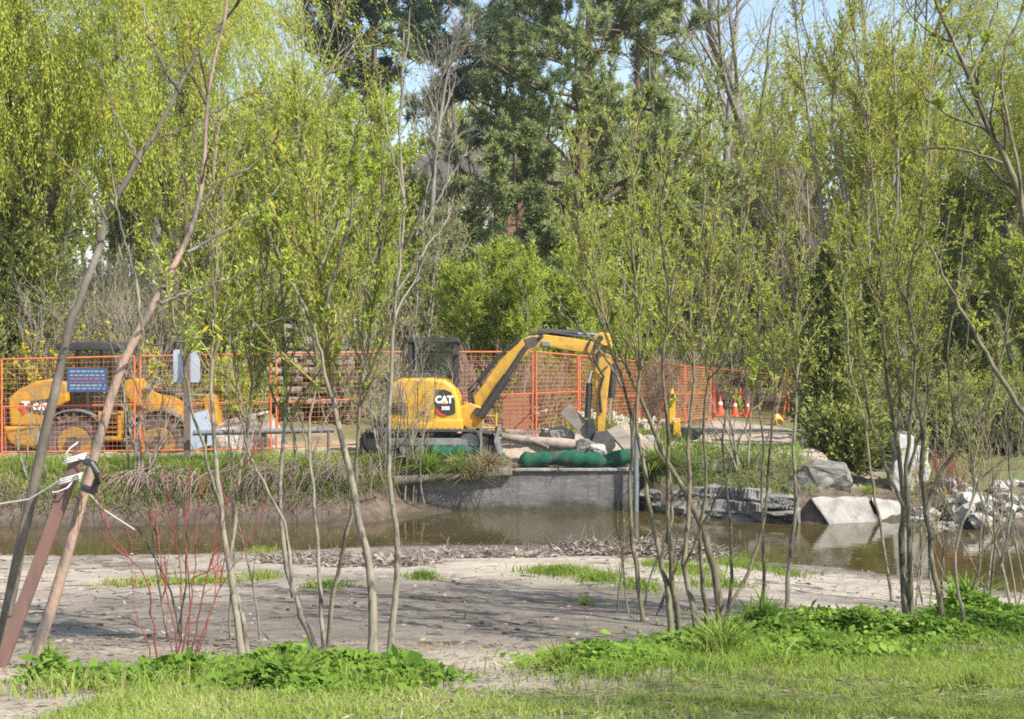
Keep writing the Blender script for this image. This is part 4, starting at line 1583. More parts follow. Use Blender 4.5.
# ---------------------------------------------------------------- yellow tamper
def tamper():
    p = G(671, 441, 28, 45)
    d = p.y
    k = d / F_PX
    e = empty('tamping_rammer', p, 'yellow upright tamping rammer standing on the pale dirt behind the stems', 'tamping rammer')
    MB().box((.06, 0, .06), (.34, .26, .07)).build('foot', M['dusty_black'], e, .02)
    MB().tube([(.06, 0, .08), (.04, 0, .42)], .085, 14).build('bellows', M['black'], e)
    MB().box((.13, 0, .36), (.18, .26, .42)).build('engine_cover', M['cat_yellow'], e, .03, 3)
    MB().box((.02, 0, .75), (.16, .18, .62)).build('body', M['cat_yellow'], e, .03, 3)
    MB().box((.0, 0, 1.12), (.14, .16, .14)).build('tank_cap', M['black'], e, .02)
    MB().cyl((0, 0, 1.18), (0, 0, 1.3), .08, .06).build('air_filter', M['cat_yellow'], e)
    MB().tube([(.05, -.15, .95), (-.25, -.17, 1.02), (-.27, 0, 1.02), (-.25, .17, 1.02), (.05, .15, .95)], .02, 8).build('handle', M['black'], e)
    MB().cyl((-.16, -.05, .1), (-.16, -.05, .55), .05).build('shock', M['pipe_blue'], e)


tamper()
# small yellow railing and brick-red panel behind the boom foot
e = empty('site_railing', on(478, 31.3), 'small yellow tube railing behind the foot of the boom', 'railing')
k = 31.3 / F_PX
b = e.location
mb = MB()
for px in (466, 480, 496):
    t = P(px, 402, 31.3) - b
    mb.tube([(t.x, 0, 0), (t.x, 0, t.z)], .025, 8)
for py in (403, 416, 428):
    a1, a2 = P(464, py, 31.3) - b, P(497, py, 31.3) - b
    mb.tube([(a1.x, 0, a1.z), (a2.x, 0, a2.z)], .022, 8)
mb.build('rail_frame', M['cat_yellow'], e, smooth=True)
pp = P(516, 412, 33.0)
b0 = on(516, 33.0)
e = empty('barricade', b0, 'brown-red upright barricade panel behind the fence under the boom', 'barricade')
hh = P(516, 396, 33).z - b0.z
mb = MB()
for k in range(9):
    mb.box((0, 0, .15 + (hh - .15) * k / 8), (.62, .04, (hh / 9) * .86))
mb.build('panel', M['brick'], e)
for xx in (-.28, .28):
    MB().box((xx, .05, hh / 2), (.06, .06, hh)).build('post', M['wood_post'], e)

# ---------------------------------------------------------------- the trees on the near bank: main stems follow the photograph
def catmull(p, n):
    p = np.asarray(p, float)
    q = np.vstack([2 * p[0] - p[1], p, 2 * p[-1] - p[-2]])
    m = len(p) - 1
    out = []
    for t in np.linspace(0, m, n):
        i = min(int(t), m - 1)
        f = t - i
        a, b, c, d = q[i], q[i + 1], q[i + 2], q[i + 3]
        out.append(.5 * ((2 * b) + (c - a) * f + (2 * a - 5 * b + 4 * c - d) * f * f + (3 * b - a - 3 * c + d) * f ** 3))
    return np.array(out)


def near_tree(name, label, cat_, stems, bark, wood, seed, br=(7, .30, .95, .12, .32), tw=6, leaf=None, group=None, d=None, up=.12, stem_name='trunk', br_ang=(.4, 1.0), catkin=0):
    """stems: (pixel polyline from the ground up, depth change at the top, width at base px, width at top px)"""
    rs = np.random.RandomState(seed)
    px, py = stems[0][0][0]
    b0 = G(px, py) if d is None else on(px, d)
    D = b0.y
    root = empty(name, b0, label, cat_, group)
    b0 = np.array(b0)
    n = 22
    P1, R1 = [], []
    for pts, dd, w0, w1 in stems:
        m = len(pts)
        d_base = D if d is not None else G(*pts[0]).y if pts[0][1] > 590 else D
        q = [np.array(P(x, y, d_base + dd * k / (m - 1))) for k, (x, y) in enumerate(pts)]
        q[0][2] -= .06
        c = catmull(q, n)
        c[2:-1] += rs.normal(0, .006, (n - 3, 3))
        P1.append(c - b0)
        R1.append((w1 + (w0 - w1) * np.linspace(1, 0, n) ** 1.25) * D / F_PX * (.44 if 'slanting trunk' in label or 'slanting in' in label else .395))
        # root flare
        R1[-1][0] *= 1.25 if pts[0][1] > 560 else 1
    P1, R1 = np.array(P1), np.array(R1)
    R1 = R1 * (1 + rs.normal(0, .04, R1.shape))
    for k in range(len(P1)):
        thin = stems[k][2] < 6 and bark in ('bark_pink', 'bark_dark')
        wood_obj('limb' if thin else stem_name, [tubes(P1[k:k + 1], R1[k:k + 1] * (.75 if thin else 1), 9)], M['bark_dark' if thin else bark], root)
    cnt, t0, t1, l0, l1 = br
    L1_ = np.linalg.norm(P1[:, 1:] - P1[:, :-1], axis=-1).sum(1)
    L1 = np.linalg.norm(P1[:, 1:] - P1[:, :-1], axis=-1).sum(1)
    frac = L1_ / L1_.max() * np.where(np.array([q_[0][0][1] for q_ in stems]) < 570, .45, 1.0)
    a, b, i, t = spawn(rs, P1, np.maximum(2, (cnt * frac).astype(int)), t0, t1, *br_ang, up)
    L2 = L1[i] * rs.uniform(l0, l1, len(i)) * (1.15 - .75 * t)
    p2 = grow(rs, a, b, L2, 9, .11, UP, up * .9)
    a, b, i2, t2 = spawn(rs, p2, tw, .12, 1.0, .3, .8, .06)
    p3 = grow(rs, a, b, L2[i2] * rs.uniform(.18, .45, len(i2)) * (1.1 - .5 * t2), 6, .13, UP, .06)
    tk = .55 if leaf is None and name == 'red_dogwood' else .8
    parts = [tubes(p2, taper(len(p2), 9, .0105 * tk * (L2 / L2.mean()) ** .5, .003 * tk), 5), tubes(p3, taper(len(p3), 6, .0042 * tk, .0018), 3)]
    wood_obj('canopy', parts, M[wood], root)
    if leaf:
        mt, per, l, w = leaf
        pr = [leaves(rs, p3, per, l, w, 1.2, t0=.1), leaves(rs, p2, per, l, w, 1.1, t0=.4)]
        leaf_obj('foliage', pr, M[mt], root, rs)
    if catkin:
        ck = leaves(rs, p3, catkin, .07, .018, .6, droop=1.3)
        leaf_obj('blossoms', [ck], M['leaf_gold'], root, rs)
    return root


# A  dark trunk leaning right at the left edge, B  pinkish trunk behind the stake
near_tree('young_tree', 'dark grey slanting trunk at the left edge, bare below and forked near the top', 'tree',
          [([(-8, 690), (2, 640), (18, 560), (38, 465), (55, 395), (70, 320), (80, 298), (97, 255), (107, 212), (122, 186), (141, 155), (160, 128), (180, 85), (205, 45), (238, 5), (262, -40)], .9, 15.5, 3),
           ([(141, 155), (124, 132), (110, 100), (98, 60)], .3, 5, 2), ([(180, 85), (160, 60), (146, 20), (140, -20)], .5, 5, 2),
           ([(107, 212), (85, 185), (62, 160), (45, 140)], .2, 4, 2), ([(160, 128), (200, 120), (240, 98), (285, 90)], .3, 3.5, 1.5)],
          'bark_dark', 'twig_dark', 41, br=(6, .45, .97, .07, .22), tw=4, leaf=('leaf_gold', 2, .05, .016), d=9.8, catkin=1)
near_tree('young_tree', 'pinkish brown slanting trunk tied to the rusty stake, with long bare side limbs', 'tree',
          [([(4, 745), (22, 690), (45, 625), (68, 545), (88, 478), (106, 415), (124, 365), (143, 322), (160, 293), (176, 262), (187, 240), (198, 205), (204, 165), (207, 120), (210, 80), (222, 30), (230, -30)], .8, 16, 3),
           ([(160, 294), (195, 290), (232, 277), (262, 265)], .5, 5, 2), ([(187, 243), (215, 238), (245, 218), (262, 205), (290, 175)], .6, 5, 1.5),
           ([(203, 192), (225, 178), (250, 168), (275, 140), (310, 118)], .3, 5, 1.5), ([(143, 322), (150, 345), (190, 340), (235, 332), (290, 318)], -.3, 3, 1.5),
           ([(143, 322), (136, 280), (124, 240), (116, 200), (110, 150)], .6, 5, 2)],
          'bark_pink', 'twig_dark', 42, br=(5, .5, .97, .06, .18), tw=4, leaf=('leaf_lime', 1, .05, .015), d=9.1, catkin=1)

# rusty stake tied to B
sb = P(-12, 735, 9.0)
stop = P(80, 452, 9.2)
st_o = MB().bar(Vector((sb.x, sb.y, gz(sb.x, sb.y) - .2)) - sb, stop - sb, .08, .035, Vector((0, -1, .2))).build('stake', M['stake'], None, .004)
st_o.location = sb
tag(st_o, 'flat rusty brown stake slanting beside the pinkish trunk at the left', 'stake')


def lash(px, py, d, turns, label):
    c = P(px, py, d)
    ax = (stop - sb).normalized()
    pts = []
    for k in range(turns * 14 + 1):
        a = 2 * math.pi * k / 14
        pts.append(c + Vector((math.cos(a) * .068, math.sin(a) * .045 - .01, math.cos(a) * .016)) + ax * (k / (turns * 14) - .5) * .045)
    o = MB().tube([p - c for p in pts], .0055, 6)
    return c, o


c, mb = lash(75, 459, 9.19, 3, '')
mb.tube([Vector((-.03, -.06, .0)), Vector((-.03, -.09, .04)), Vector((.0, -.09, .08)), Vector((.045, -.08, .115))], .0055, 6)
mb.tube([Vector((.04, -.05, .01)), Vector((.09, -.07, .0)), Vector((.15, -.03, -.05))], .0055, 6)
o = mb.build('cord_tie', M['rope'], None, smooth=True)
o.location = c
tag(o, 'white cord wound and knotted round the top of the rusty stake', 'cord')
c, mb = lash(71, 479, 9.17, 3, '')
mb.tube([Vector((.03, -.06, -.01)), Vector((.0, -.08, -.05)), Vector((-.06, -.07, -.075)), Vector((-.10, -.06, -.08))], .0055, 6)
mb.tube([Vector((-.05, -.04, .0)), P(30, 499, 9.4) - c, P(-25, 508, 9.6) - c], .006, 6)
o = mb.build('cord_tie', M['rope'], None, smooth=True)
o.location = c
tag(o, 'white cord below the top knot, running off the stake to the left', 'cord')
c = P(96, 476, 9.2)
o = MB().tube([P(86, 462, 9.06) - c, P(93, 464, 8.98) - c, P(97, 472, 8.98) - c, P(97, 482, 9.0) - c, P(93, 491, 9.1) - c, P(84, 488, 9.2) - c], .024, 10).build('rubber_sleeve', M['hose'], None, smooth=True)
o.location = c
tag(o, 'black rubber sleeve looped round the pinkish trunk at the tie', 'rubber sleeve')
c = P(95, 500, 9.3)
o = MB().tube([P(84, 488, 9.25) - c, P(104, 510, 9.6) - c, P(135, 530, 10.2) - c], .005, 6).build('guy_cord', M['rope'], None)
o.location = c
tag(o, 'thin slack cord trailing down right from the tied trunk', 'cord')

WIL = ('leaf_lime', 6, .038, .0125)
near_tree('willow', 'two thin grey-brown stems with light leaves right of the red dogwood', 'willow',
          [([(243, 657), (236, 610), (228, 560), (221, 500), (215, 450), (212, 400), (213, 330), (217, 260), (214, 180), (222, 110)], .8, 9.5, 2.5),
           ([(249, 655), (241, 610), (232, 570), (236, 500), (243, 450), (252, 390), (258, 330), (270, 250), (290, 180)], 1.2, 7, 2),
           ([(221, 500), (205, 455), (190, 400), (178, 340), (160, 260)], -.6, 5, 2)],
          'bark_pale', 'twig_olive', 43, br=(34, .58, .99, .10, .38), tw=9, leaf=WIL)
near_tree('willow', 'pale stems fanning out from one foot left of the thickest pale trunk', 'willow',
          [([(321, 655), (306, 625), (293, 590), (284, 550), (280, 500), (283, 440), (287, 380), (283, 310), (276, 230), (268, 150)], .7, 9, 2.2),
           ([(325, 650), (320, 600), (318, 550), (313, 490), (310, 430), (318, 360), (314, 290), (325, 200), (330, 130)], 1.3, 6.5, 2),
           ([(328, 648), (332, 600), (342, 550), (352, 500), (357, 455), (360, 400), (370, 330), (380, 250), (384, 170)], -.8, 7, 2),
           ([(293, 590), (285, 530), (262, 480), (248, 450), (240, 400), (232, 330), (240, 270)], .5, 4.5, 1.6)],
          'bark_pale', 'twig_olive', 44, br=(34, .58, .99, .10, .38), tw=9, leaf=WIL)
near_tree('willow', 'thickest pale trunk of the left group, swinging up to a lime green crown', 'willow',
          [([(372, 657), (373, 620), (372, 585), (366, 552), (358, 510), (350, 470), (341, 430), (331, 390), (327, 345), (325, 300), (320, 260), (308, 215), (300, 165), (296, 110)], .9, 12.5, 3),
           ([(325, 300), (340, 255), (352, 210), (350, 160), (360, 120)], -.4, 5, 2), ([(331, 390), (318, 340), (300, 300), (282, 262), (262, 220)], .3, 5, 2),
           ([(320, 260), (345, 215), (380, 185), (405, 160)], .4, 4, 1.6)],
          'bark_pale', 'twig_gold', 45, br=(54, .52, .99, .12, .40), tw=10, leaf=('leaf_lime', 8, .039, .013))
near_tree('young_tree', 'slim bare grey tree with upswept leafless branches left of the excavator', 'tree',
          [([(389, 660), (393, 615), (398, 570), (396, 530), (389, 490), (388, 440), (391, 390), (393, 330), (398, 280), (404, 235), (404, 190), (399, 140), (403, 90), (404, 30)], .6, 9, 2),
           ([(404, 240), (418, 215), (432, 180), (437, 140), (438, 95), (452, 50)], -.5, 5, 1.2), ([(398, 282), (425, 250), (445, 222), (455, 195)], .4, 4, 1.2),
           ([(404, 190), (395, 165), (385, 120), (380, 75)], .3, 3, 1.2), ([(425, 215), (452, 175), (472, 148)], .2, 3, 1)],
          'bark_pale', 'twig_grey', 46, br=(5, .5, .98, .10, .25), tw=4, leaf=None, br_ang=(.25, .6), up=.2)

WIC = ('leaf_willow', 7, .038, .0125)
near_tree('willow', 'many-stemmed willow clump in the middle, its stems crossing in front of the planks', 'willow',
          [([(672, 645), (669, 600), (660, 555), (650, 510), (645, 470), (637, 420), (640, 370), (637, 300), (632, 220), (640, 140)], .8, 9, 2),
           ([(680, 643), (676, 600), (671, 555), (667, 490), (668, 430), (662, 370), (668, 300), (660, 220), (672, 150)], -.5, 8.5, 2),
           ([(698, 630), (690, 595), (684, 560), (690, 500), (688, 440), (694, 380), (690, 300), (704, 210), (700, 120)], .9, 10, 2),
           ([(708, 628), (704, 590), (700, 540), (706, 480), (703, 420), (712, 350), (706, 280), (716, 200)], -.8, 7, 1.8),
           ([(722, 622), (716, 580), (706, 540), (692, 505), (672, 470), (650, 420), (632, 380), (610, 330), (590, 270), (572, 200)], .3, 14, 2.2),
           ([(728, 612), (732, 560), (728, 500), (722, 440), (732, 380), (728, 310), (742, 230), (738, 150)], 1.0, 6, 1.8),
           ([(718, 625), (742, 585), (758, 545), (767, 500), (770, 440), (776, 380), (770, 310), (783, 240)], .6, 6.5, 1.8),
           ([(660, 555), (672, 515), (668, 470), (655, 440), (672, 390), (690, 330)], .5, 4.5, 1.5),
           ([(684, 560), (705, 520), (720, 490), (745, 430), (760, 370)], -.5, 4, 1.5)],
          'bark_olive', 'twig_olive', 47, br=(26, .64, .99, .10, .36), tw=9, leaf=WIC)
near_tree('willow', 'single thin olive stem standing left of the middle willow clump', 'willow',
          [([(644, 622), (638, 580), (632, 530), (630, 480), (633, 430), (622, 380), (604, 330), (585, 280), (578, 210), (570, 150)], .6, 7, 2),
           ([(633, 430), (640, 370), (650, 320), (648, 250), (655, 180)], .4, 4.5, 1.6), ([(622, 380), (600, 350), (575, 320), (550, 290)], .3, 3.5, 1.4)],
          'bark_olive', 'twig_olive', 48, br=(24, .62, .99, .10, .36), tw=9, leaf=WIC)
near_tree('willow', 'pair of thin pale saplings right of the middle willow clump', 'willow',
          [([(787, 612), (789, 560), (796, 500), (794, 450), (797, 390), (794, 330), (800, 260), (796, 190)], .5, 6.5, 1.6),
           ([(763, 614), (764, 560), (762, 500), (763, 440), (757, 380), (760, 310), (752, 240)], .4, 4.5, 1.4)],
          'bark_pale', 'twig_olive', 49, br=(18, .56, .99, .10, .34), tw=8, leaf=WIC)
near_tree('willow', 'twin-stemmed dark olive willow in front of the white stone block', 'willow',
          [([(906, 628), (905, 590), (902, 540), (903, 500), (897, 440), (887, 390), (884, 330), (880, 270), (874, 190), (866, 110)], .5, 10, 2.2),
           ([(911, 627), (910, 580), (909, 530), (906, 470), (912, 410), (915, 350), (908, 290), (920, 220), (925, 140)], -.4, 8, 2),
           ([(903, 500), (880, 450), (866, 400), (858, 340), (850, 260), (838, 180)], .8, 5, 1.8), ([(906, 470), (925, 420), (930, 360), (935, 290), (950, 210)], .4, 4.5, 1.6),
           ([(897, 440), (900, 380), (897, 310), (900, 230), (896, 130)], .9, 4.5, 1.6)],
          'bark_olive', 'twig_olive', 50, br=(28, .52, .99, .10, .34), tw=10, leaf=('leaf_willow', 8, .040, .013))
near_tree('willow', 'slanting forked willow right of the twin-stemmed one, forking above the water', 'willow',
          [([(946, 632), (938, 590), (930, 550), (926, 510), (921, 470), (922, 430), (915, 380), (926, 320), (922, 250), (930, 170), (938, 90)], .6, 8, 2),
           ([(925, 508), (940, 475), (962, 440), (985, 405), (1000, 360), (1012, 310), (1030, 250)], .3, 6.5, 1.8),
           ([(962, 440), (952, 400), (948, 350), (958, 290), (965, 220)], .6, 4, 1.5)],
          'bark_olive', 'twig_olive', 51, br=(20, .54, .99, .09, .24), tw=8, leaf=WIC)
near_tree('willow', 'thin wavering sapling between the slanting willow and the right edge', 'willow',
          [([(968, 636), (960, 600), (954, 565), (962, 525), (975, 490), (968, 440), (958, 400), (968, 340), (962, 270)], .5, 5, 1.4),
           ([(1012, 606), (1000, 560), (985, 510), (974, 470), (985, 420), (1000, 370), (1010, 300)], .4, 5.5, 1.6),
           ([(1000, 560), (1012, 500), (1008, 440), (1018, 370)], .3, 3.5, 1.3)],
          'bark_pale', 'twig_olive', 52, br=(16, .45, .98, .09, .24), tw=7, leaf=('leaf_dull', 4, .055, .018))
near_tree('willow', 'thin grey sapling left of the twin-stemmed willow, before the sloping slab', 'willow',
          [([(893, 602), (886, 560), (879, 515), (870, 470), (864, 420), (850, 370), (846, 310), (838, 240)], .4, 4.5, 1.4),
           ([(918, 598), (921, 560), (920, 500), (925, 450), (922, 400)], .3, 3.5, 1.2)],
          'bark_pale', 'twig_olive', 53, br=(12, .5, .98, .10, .24), tw=6, leaf=WIC)
# tree off to the right whose limbs cross the top right corner
near_tree('young_tree', 'dark limbs slanting in from the right edge across the top right corner', 'tree',
          [([(1105, 690), (1090, 560), (1072, 430), (1050, 330), (1024, 212), (1003, 155), (985, 120), (968, 75), (950, 35), (928, -20)], .6, 15, 4),
           ([(1050, 330), (1028, 250), (1020, 180), (1006, 110), (1003, 60), (1018, 20), (1030, -20)], .5, 6, 2),
           ([(1072, 430), (1024, 412), (990, 360), (962, 312), (940, 265), (925, 240)], .4, 8, 2), ([(968, 75), (985, 40), (1000, 0)], .2, 4, 2),
           ([(1003, 155), (960, 150), (920, 150), (895, 165)], .4, 4, 1.5), ([(985, 120), (940, 110), (912, 78)], .3, 3.5, 1.4)],
          'bark_olive', 'twig_dark', 54, br=(14, .4, .98, .06, .2), tw=7, leaf=('leaf_willow', 4, .055, .018), d=10.2)

for k_, (px, py, h_, n_, lb) in enumerate(((985, 612, 2.6, 9, 'thin twiggy brush in front of the riprap near the right edge'), (930, 606, 2.0, 6, 'thin twiggy brush between the two forked willows on the right'), (1030, 600, 3.0, 9, 'thin twiggy brush at the right edge of the planting'), (655, 612, 1.6, 5, 'thin twigs between the single olive stem and the middle willow clump'), (212, 640, 2.2, 5, 'thin bare twigs beside the red dogwood'))):
    shrub(np.random.RandomState(160 + k_), empty('brush', G(px, py), lb, 'brush', 'thin brush on the near bank'), h_, .38, n_, 6, 5, ('leaf_dull', 1, .035, .012), wood='twig_olive', bark='bark_pale', r0=.011, base_r=.22, wob=.13)

# red-stemmed dogwood
near_tree('red_dogwood', 'leafless red-stemmed dogwood at the lawn edge on the left', 'shrub',
          [([(178, 672), (186, 630), (192, 590), (196, 550), (200, 500), (205, 470)], .2, 2.60, 0.84), ([(186, 674), (196, 630), (206, 580), (222, 530), (238, 480), (262, 440)], -.2, 2.60, 0.84),
           ([(180, 672), (172, 620), (164, 580), (157, 530), (152, 480)], .4, 2.60, 0.84), ([(160, 668), (152, 620), (146, 580), (132, 560), (112, 535), (100, 505), (97, 470)], -.1, 2.60, 0.84),
           ([(190, 670), (210, 610), (232, 570), (255, 530), (268, 500)], .1, 2.11, 0.72), ([(184, 672), (190, 620), (188, 570), (186, 520), (192, 460)], .3, 2.36, 0.72),
           ([(176, 672), (182, 610), (178, 550), (170, 500), (160, 455)], -.3, 2.11, 0.72), ([(192, 674), (206, 630), (216, 590), (214, 540), (216, 500)], .2, 2.11, 0.72),
           ([(157, 668), (146, 640), (136, 610), (132, 570), (134, 530)], .3, 1.74, 0.60), ([(183, 672), (170, 640), (163, 610), (168, 560), (176, 520)], .1, 1.74, 0.60)],
          'twig_red', 'twig_red', 55, br=(4, .35, .95, .12, .30), tw=3, leaf=None, stem_name='stem')


# ---------------------------------------------------------------- tall trees, shrubs and hedges of the far side
def weeping_willow(seed, loc, h, rad, label, leafmat='leaf_weep', strands=1300, per=95, l=.10, w=.032, low=.25, group=None):
    rs = np.random.RandomState(seed)
    root = empty('weeping_willow', loc, label, 'tree', group)
    tr = grow(rs, np.array([[0, 0, -.2]]), [[.05, 0, 1]], [h * .45], 8, .05, UP, .05)
    limbs0 = np.repeat(tr[:, -1], 7, 0)
    limbs0[:, 2] -= rs.uniform(0, h * .22, 7)
    d = cone_dirs(rs, 7, .3, .95)
    limbs = grow(rs, limbs0, d, h * rs.uniform(.42, .62, 7), 10, .10, UP, .03)
    a, b, i, t = spawn(rs, limbs, 7, .25, 1, .4, 1.0, .15)
    sub = grow(rs, a, b, rad * rs.uniform(.35, .75, len(i)), 8, .14, -UP, np.linspace(-.05, .12, 8))
    a, b, i, t = spawn(rs, sub, max(1, strands // len(sub)), .15, 1, .3, 1.0, .0)
    a2, b2, _, _ = spawn(rs, limbs, 16, .35, 1, .4, 1.1, .0)
    a, b = np.concatenate([a, a2]), np.concatenate([b, b2])
    z = a[:, 2]
    ln = np.clip(z * rs.uniform(.25, 1 - low, len(z)), .6, h * .5)
    st = grow(rs, a, b, ln * rs.uniform(.55, 1.1, len(ln)), 10, .10, -UP, np.linspace(.05, .60, 10))
    wood_obj('trunk', [tubes(tr, taper(1, 8, h * .024, h * .015), 12), tubes(limbs, taper(7, 10, h * .010, h * .002), 7)], M['bark_dark'], root)
    wood_obj('canopy', [tubes(sub, taper(len(sub), 8, .04, .012), 4), tubes(st, taper(len(st), 10, .008, .004), 3)], M['twig_gold'], root)
    leaf_obj('foliage', [leaves(rs, st, per, l, w, 1.0, droop=.35, jitter=.07)], M[leafmat], root, rs)
    return root


def tall_willow(seed, loc, h, rad, label, leafmat='leaf_willow', stems=7, per=9, l=.10, w=.034, twig=15, sub=13, wood='twig_gold', group=None, name='willow', bark='bark_grey'):
    rs = np.random.RandomState(seed)
    root = empty(name, loc, label, 'willow' if name == 'willow' else 'tree', group)
    st = np.zeros((stems, 3))
    st[:, :2] = rs.normal(0, .22, (stems, 2))
    st[:, 2] = -.1
    d = cone_dirs(rs, stems, .03, math.atan2(rad * 1.1, h))
    L = h * rs.uniform(.75, 1.02, stems)
    p1 = grow(rs, st, d, L, 12, .06, UP, .05)
    a, b, i, t = spawn(rs, p1, twig, .12, .97, .35, .95, .1)
    p2 = grow(rs, a, b, L[i] * rs.uniform(.12, .30, len(i)) * (1.15 - .8 * t), 7, .12, UP, .10)
    a, b, i2, t2 = spawn(rs, p2, sub, .1, 1, .3, .9, .05)
    p3 = grow(rs, a, b, h * rs.uniform(.035, .10, len(i2)), 5, .14, UP, .05)
    wood_obj('trunk', [tubes(p1, taper(stems, 12, h * .008, h * .0016), 7)], M[bark], root)
    wood_obj('canopy', [tubes(p2, taper(len(p2), 7, h * .0022, h * .0008), 4), tubes(p3, taper(len(p3), 5, h * .0007 + .002, .003), 3)], M[wood], root)
    leaf_obj('foliage', [leaves(rs, p3, per, l, w, 1.1), leaves(rs, p2, per, l, w, 1.0, t0=.3)], M[leafmat], root, rs)
    return root


def bare_tree(seed, loc, h, label, spread=.5, wood='twig_grey', bark='bark_grey', fork=.35, r=.014, limbs=9, group=None, buds=None, lean=(0, 0, 1), sub=7, name='bare_tree'):
    rs = np.random.RandomState(seed)
    root = empty(name, loc, label, 'tree', group)
    tr = grow(rs, np.array([[0, 0, -.2]]), [lean], [h * .95], 14, .045, UP, .03)
    a, b, i, t = spawn(rs, tr, limbs, fork, .92, spread * .6, spread * 1.3, .15)
    L = h * rs.uniform(.28, .5, len(i)) * (1.2 - .75 * t)
    p2 = grow(rs, a, b, L, 10, .10, UP, .07)
    a, b, i2, t2 = spawn(rs, p2, sub, .15, 1, .4, .9, .08)
    p3 = grow(rs, a, b, L[i2] * rs.uniform(.25, .5, len(i2)) * (1.1 - .5 * t2), 7, .13, UP, .05)
    a, b, i3, t3 = spawn(rs, p3, 6, .15, 1, .35, .9, .04)
    p4 = grow(rs, a, b, h * rs.uniform(.03, .075, len(i3)), 5, .15, UP, .04)
    r0 = h * r
    wood_obj('trunk', [tubes(tr, taper(1, 14, r0, r0 * .15, .9), 10), tubes(p2, taper(len(p2), 10, r0 * .42 * (1.15 - t), r0 * .07), 6)], M[bark], root)
    wood_obj('canopy', [tubes(p3, taper(len(p3), 7, r0 * .10, r0 * .03), 4), tubes(p4, taper(len(p4), 5, r0 * .035, r0 * .016), 3)], M[wood], root)
    if buds:
        mt, per, l, w = buds
        leaf_obj('foliage', [leaves(rs, p4, per, l, w, 1.1)], M[mt], root, rs)
    return root


def needle_tufts(rs, pts, per, l, w, t0=.25, needles=14):
    st, d, _, _ = spawn(rs, pts, per, t0, 1.0, .2, .9, .25)
    m = len(st)
    st = np.repeat(st, needles, 0)
    d = unit(np.repeat(d, needles, 0) + rs.normal(0, .65, (m * needles, 3)))
    return rhombs(rs, st, d, l, w)


def pine(seed, loc, h, label, needle='needle_pine', limbs=26, first=.33, reach=.30, r=.022, lean=(0, 0, 1), per=7, l=.24, w=.036, needles=16, group=None, droop=0.0, name='pine_tree'):
    rs = np.random.RandomState(seed)
    root = empty(name, loc, label, 'pine' if name == 'pine_tree' else 'conifer', group)
    tr = grow(rs, np.array([[0, 0, -.2]]), [lean], [h], 16, .03, UP, .02)
    a, b, i, t = spawn(rs, tr, limbs, first, .99, 1.0, 1.55, .12)
    L = h * reach * (1.12 - t * .85) * rs.uniform(.65, 1.1, len(i)) * np.clip((t - first) * 8 + .55, 0, 1)
    p2 = grow(rs, a, b, L, 10, .13, UP, .03 - droop)
    a, b, i2, t2 = spawn(rs, p2, 9, .28, 1, .45, 1.1, .10)
    p3 = grow(rs, a, b, L[i2] * rs.uniform(.18, .42, len(i2)), 7, .16, UP, .06)
    a, b, i3, t3 = spawn(rs, p3, 4, .3, 1, .4, 1.0, .1)
    p4 = grow(rs, a, b, h * rs.uniform(.012, .035, len(i3)), 4, .15, UP, .08)
    r0 = h * r
    wood_obj('trunk', [tubes(tr, taper(1, 16, r0, r0 * .18, .9), 12), tubes(p2, taper(len(p2), 10, r0 * .30 * (1.2 - t), r0 * .05), 6)], M['bark_pine'], root)
    wood_obj('canopy', [tubes(p3, taper(len(p3), 7, r0 * .07, r0 * .025), 4)], M['twig_dark'], root)
    leaf_obj('foliage', [needle_tufts(rs, p3, per, l, w, .3, needles), needle_tufts(rs, p4, 3, l, w, .1, needles)], M[needle], root, rs)
    return root


def cedar(seed, loc, h, rad, label, needle='needle_cedar', sprays=900, name='cedar', group=None, l=.11, w=.045, leafn=34, pointy=1.0):
    rs = np.random.RandomState(seed)
    root = empty(name, loc, label, 'conifer', group)
    tr = grow(rs, np.array([[0, 0, -.1]]), [[0, 0, 1]], [h], 10, .02, UP, .05)
    a, b, i, t = spawn(rs, tr, sprays, .05, .99, .7, 1.45, .25)
    env = rad * (1 - t ** (1.3 * pointy)) + .12
    L = env * rs.uniform(.55, 1.12, len(i)) * (1 + .25 * np.sin(t * 19 + rs.uniform(0, 6)))
    p2 = grow(rs, a, b, L, 7, .10, UP, .07)
    a, b, i2, t2 = spawn(rs, p2, 5, .35, 1, .3, .8, .05)
    p3 = grow(rs, a, b, L[i2] * rs.uniform(.15, .35, len(i2)), 4, .12, UP, .02)
    wood_obj('trunk', [tubes(tr, taper(1, 10, h * .02, h * .004), 9)], M['bark_pine'], root)
    wood_obj('canopy', [tubes(p2, taper(len(p2), 7, .012, .004), 3)], M['twig_dark'], root)
    leaf_obj('foliage', [leaves(rs, p3, max(2, leafn // 6), l, w, .8, droop=.1), leaves(rs, p2, leafn // 4, l, w, .8, t0=.45)], M[needle], root, rs)
    return root


# --- conifers
pine(61, on(582, 50), 17, 'tall pine with red-brown trunk and open green crown in the middle of the picture', limbs=46, first=.36, reach=.46, per=8, r=.026, l=.22, w=.028, needles=20)
pine(62, on(497, 60), 19, 'dark pine with drooping dense crown left of the tall open pine', 'needle_dark', limbs=36, first=.42, reach=.34, needles=16, l=.30, w=.045, per=8, r=.016)
pine(63, on(385, 66), 22, 'tallest blackish pine at the top left beside the patch of sky', 'needle_dark', limbs=50, first=.42, reach=.26, needles=18, l=.32, w=.055, per=9, r=.012)
pine(64, on(512, 46), 8.6, 'young soft green pine under the tall pines', limbs=34, first=.2, reach=.34, r=.016, l=.2, w=.035)
pine(65, on(655, 60), 18.5, 'thin-crowned pine behind the tall pine on its right', limbs=26, first=.5, reach=.34, per=7, r=.014)
cedar(66, on(832, 31.5), 4.9, 1.5, 'broad dark green cedar at the right end of the fence', sprays=1000)
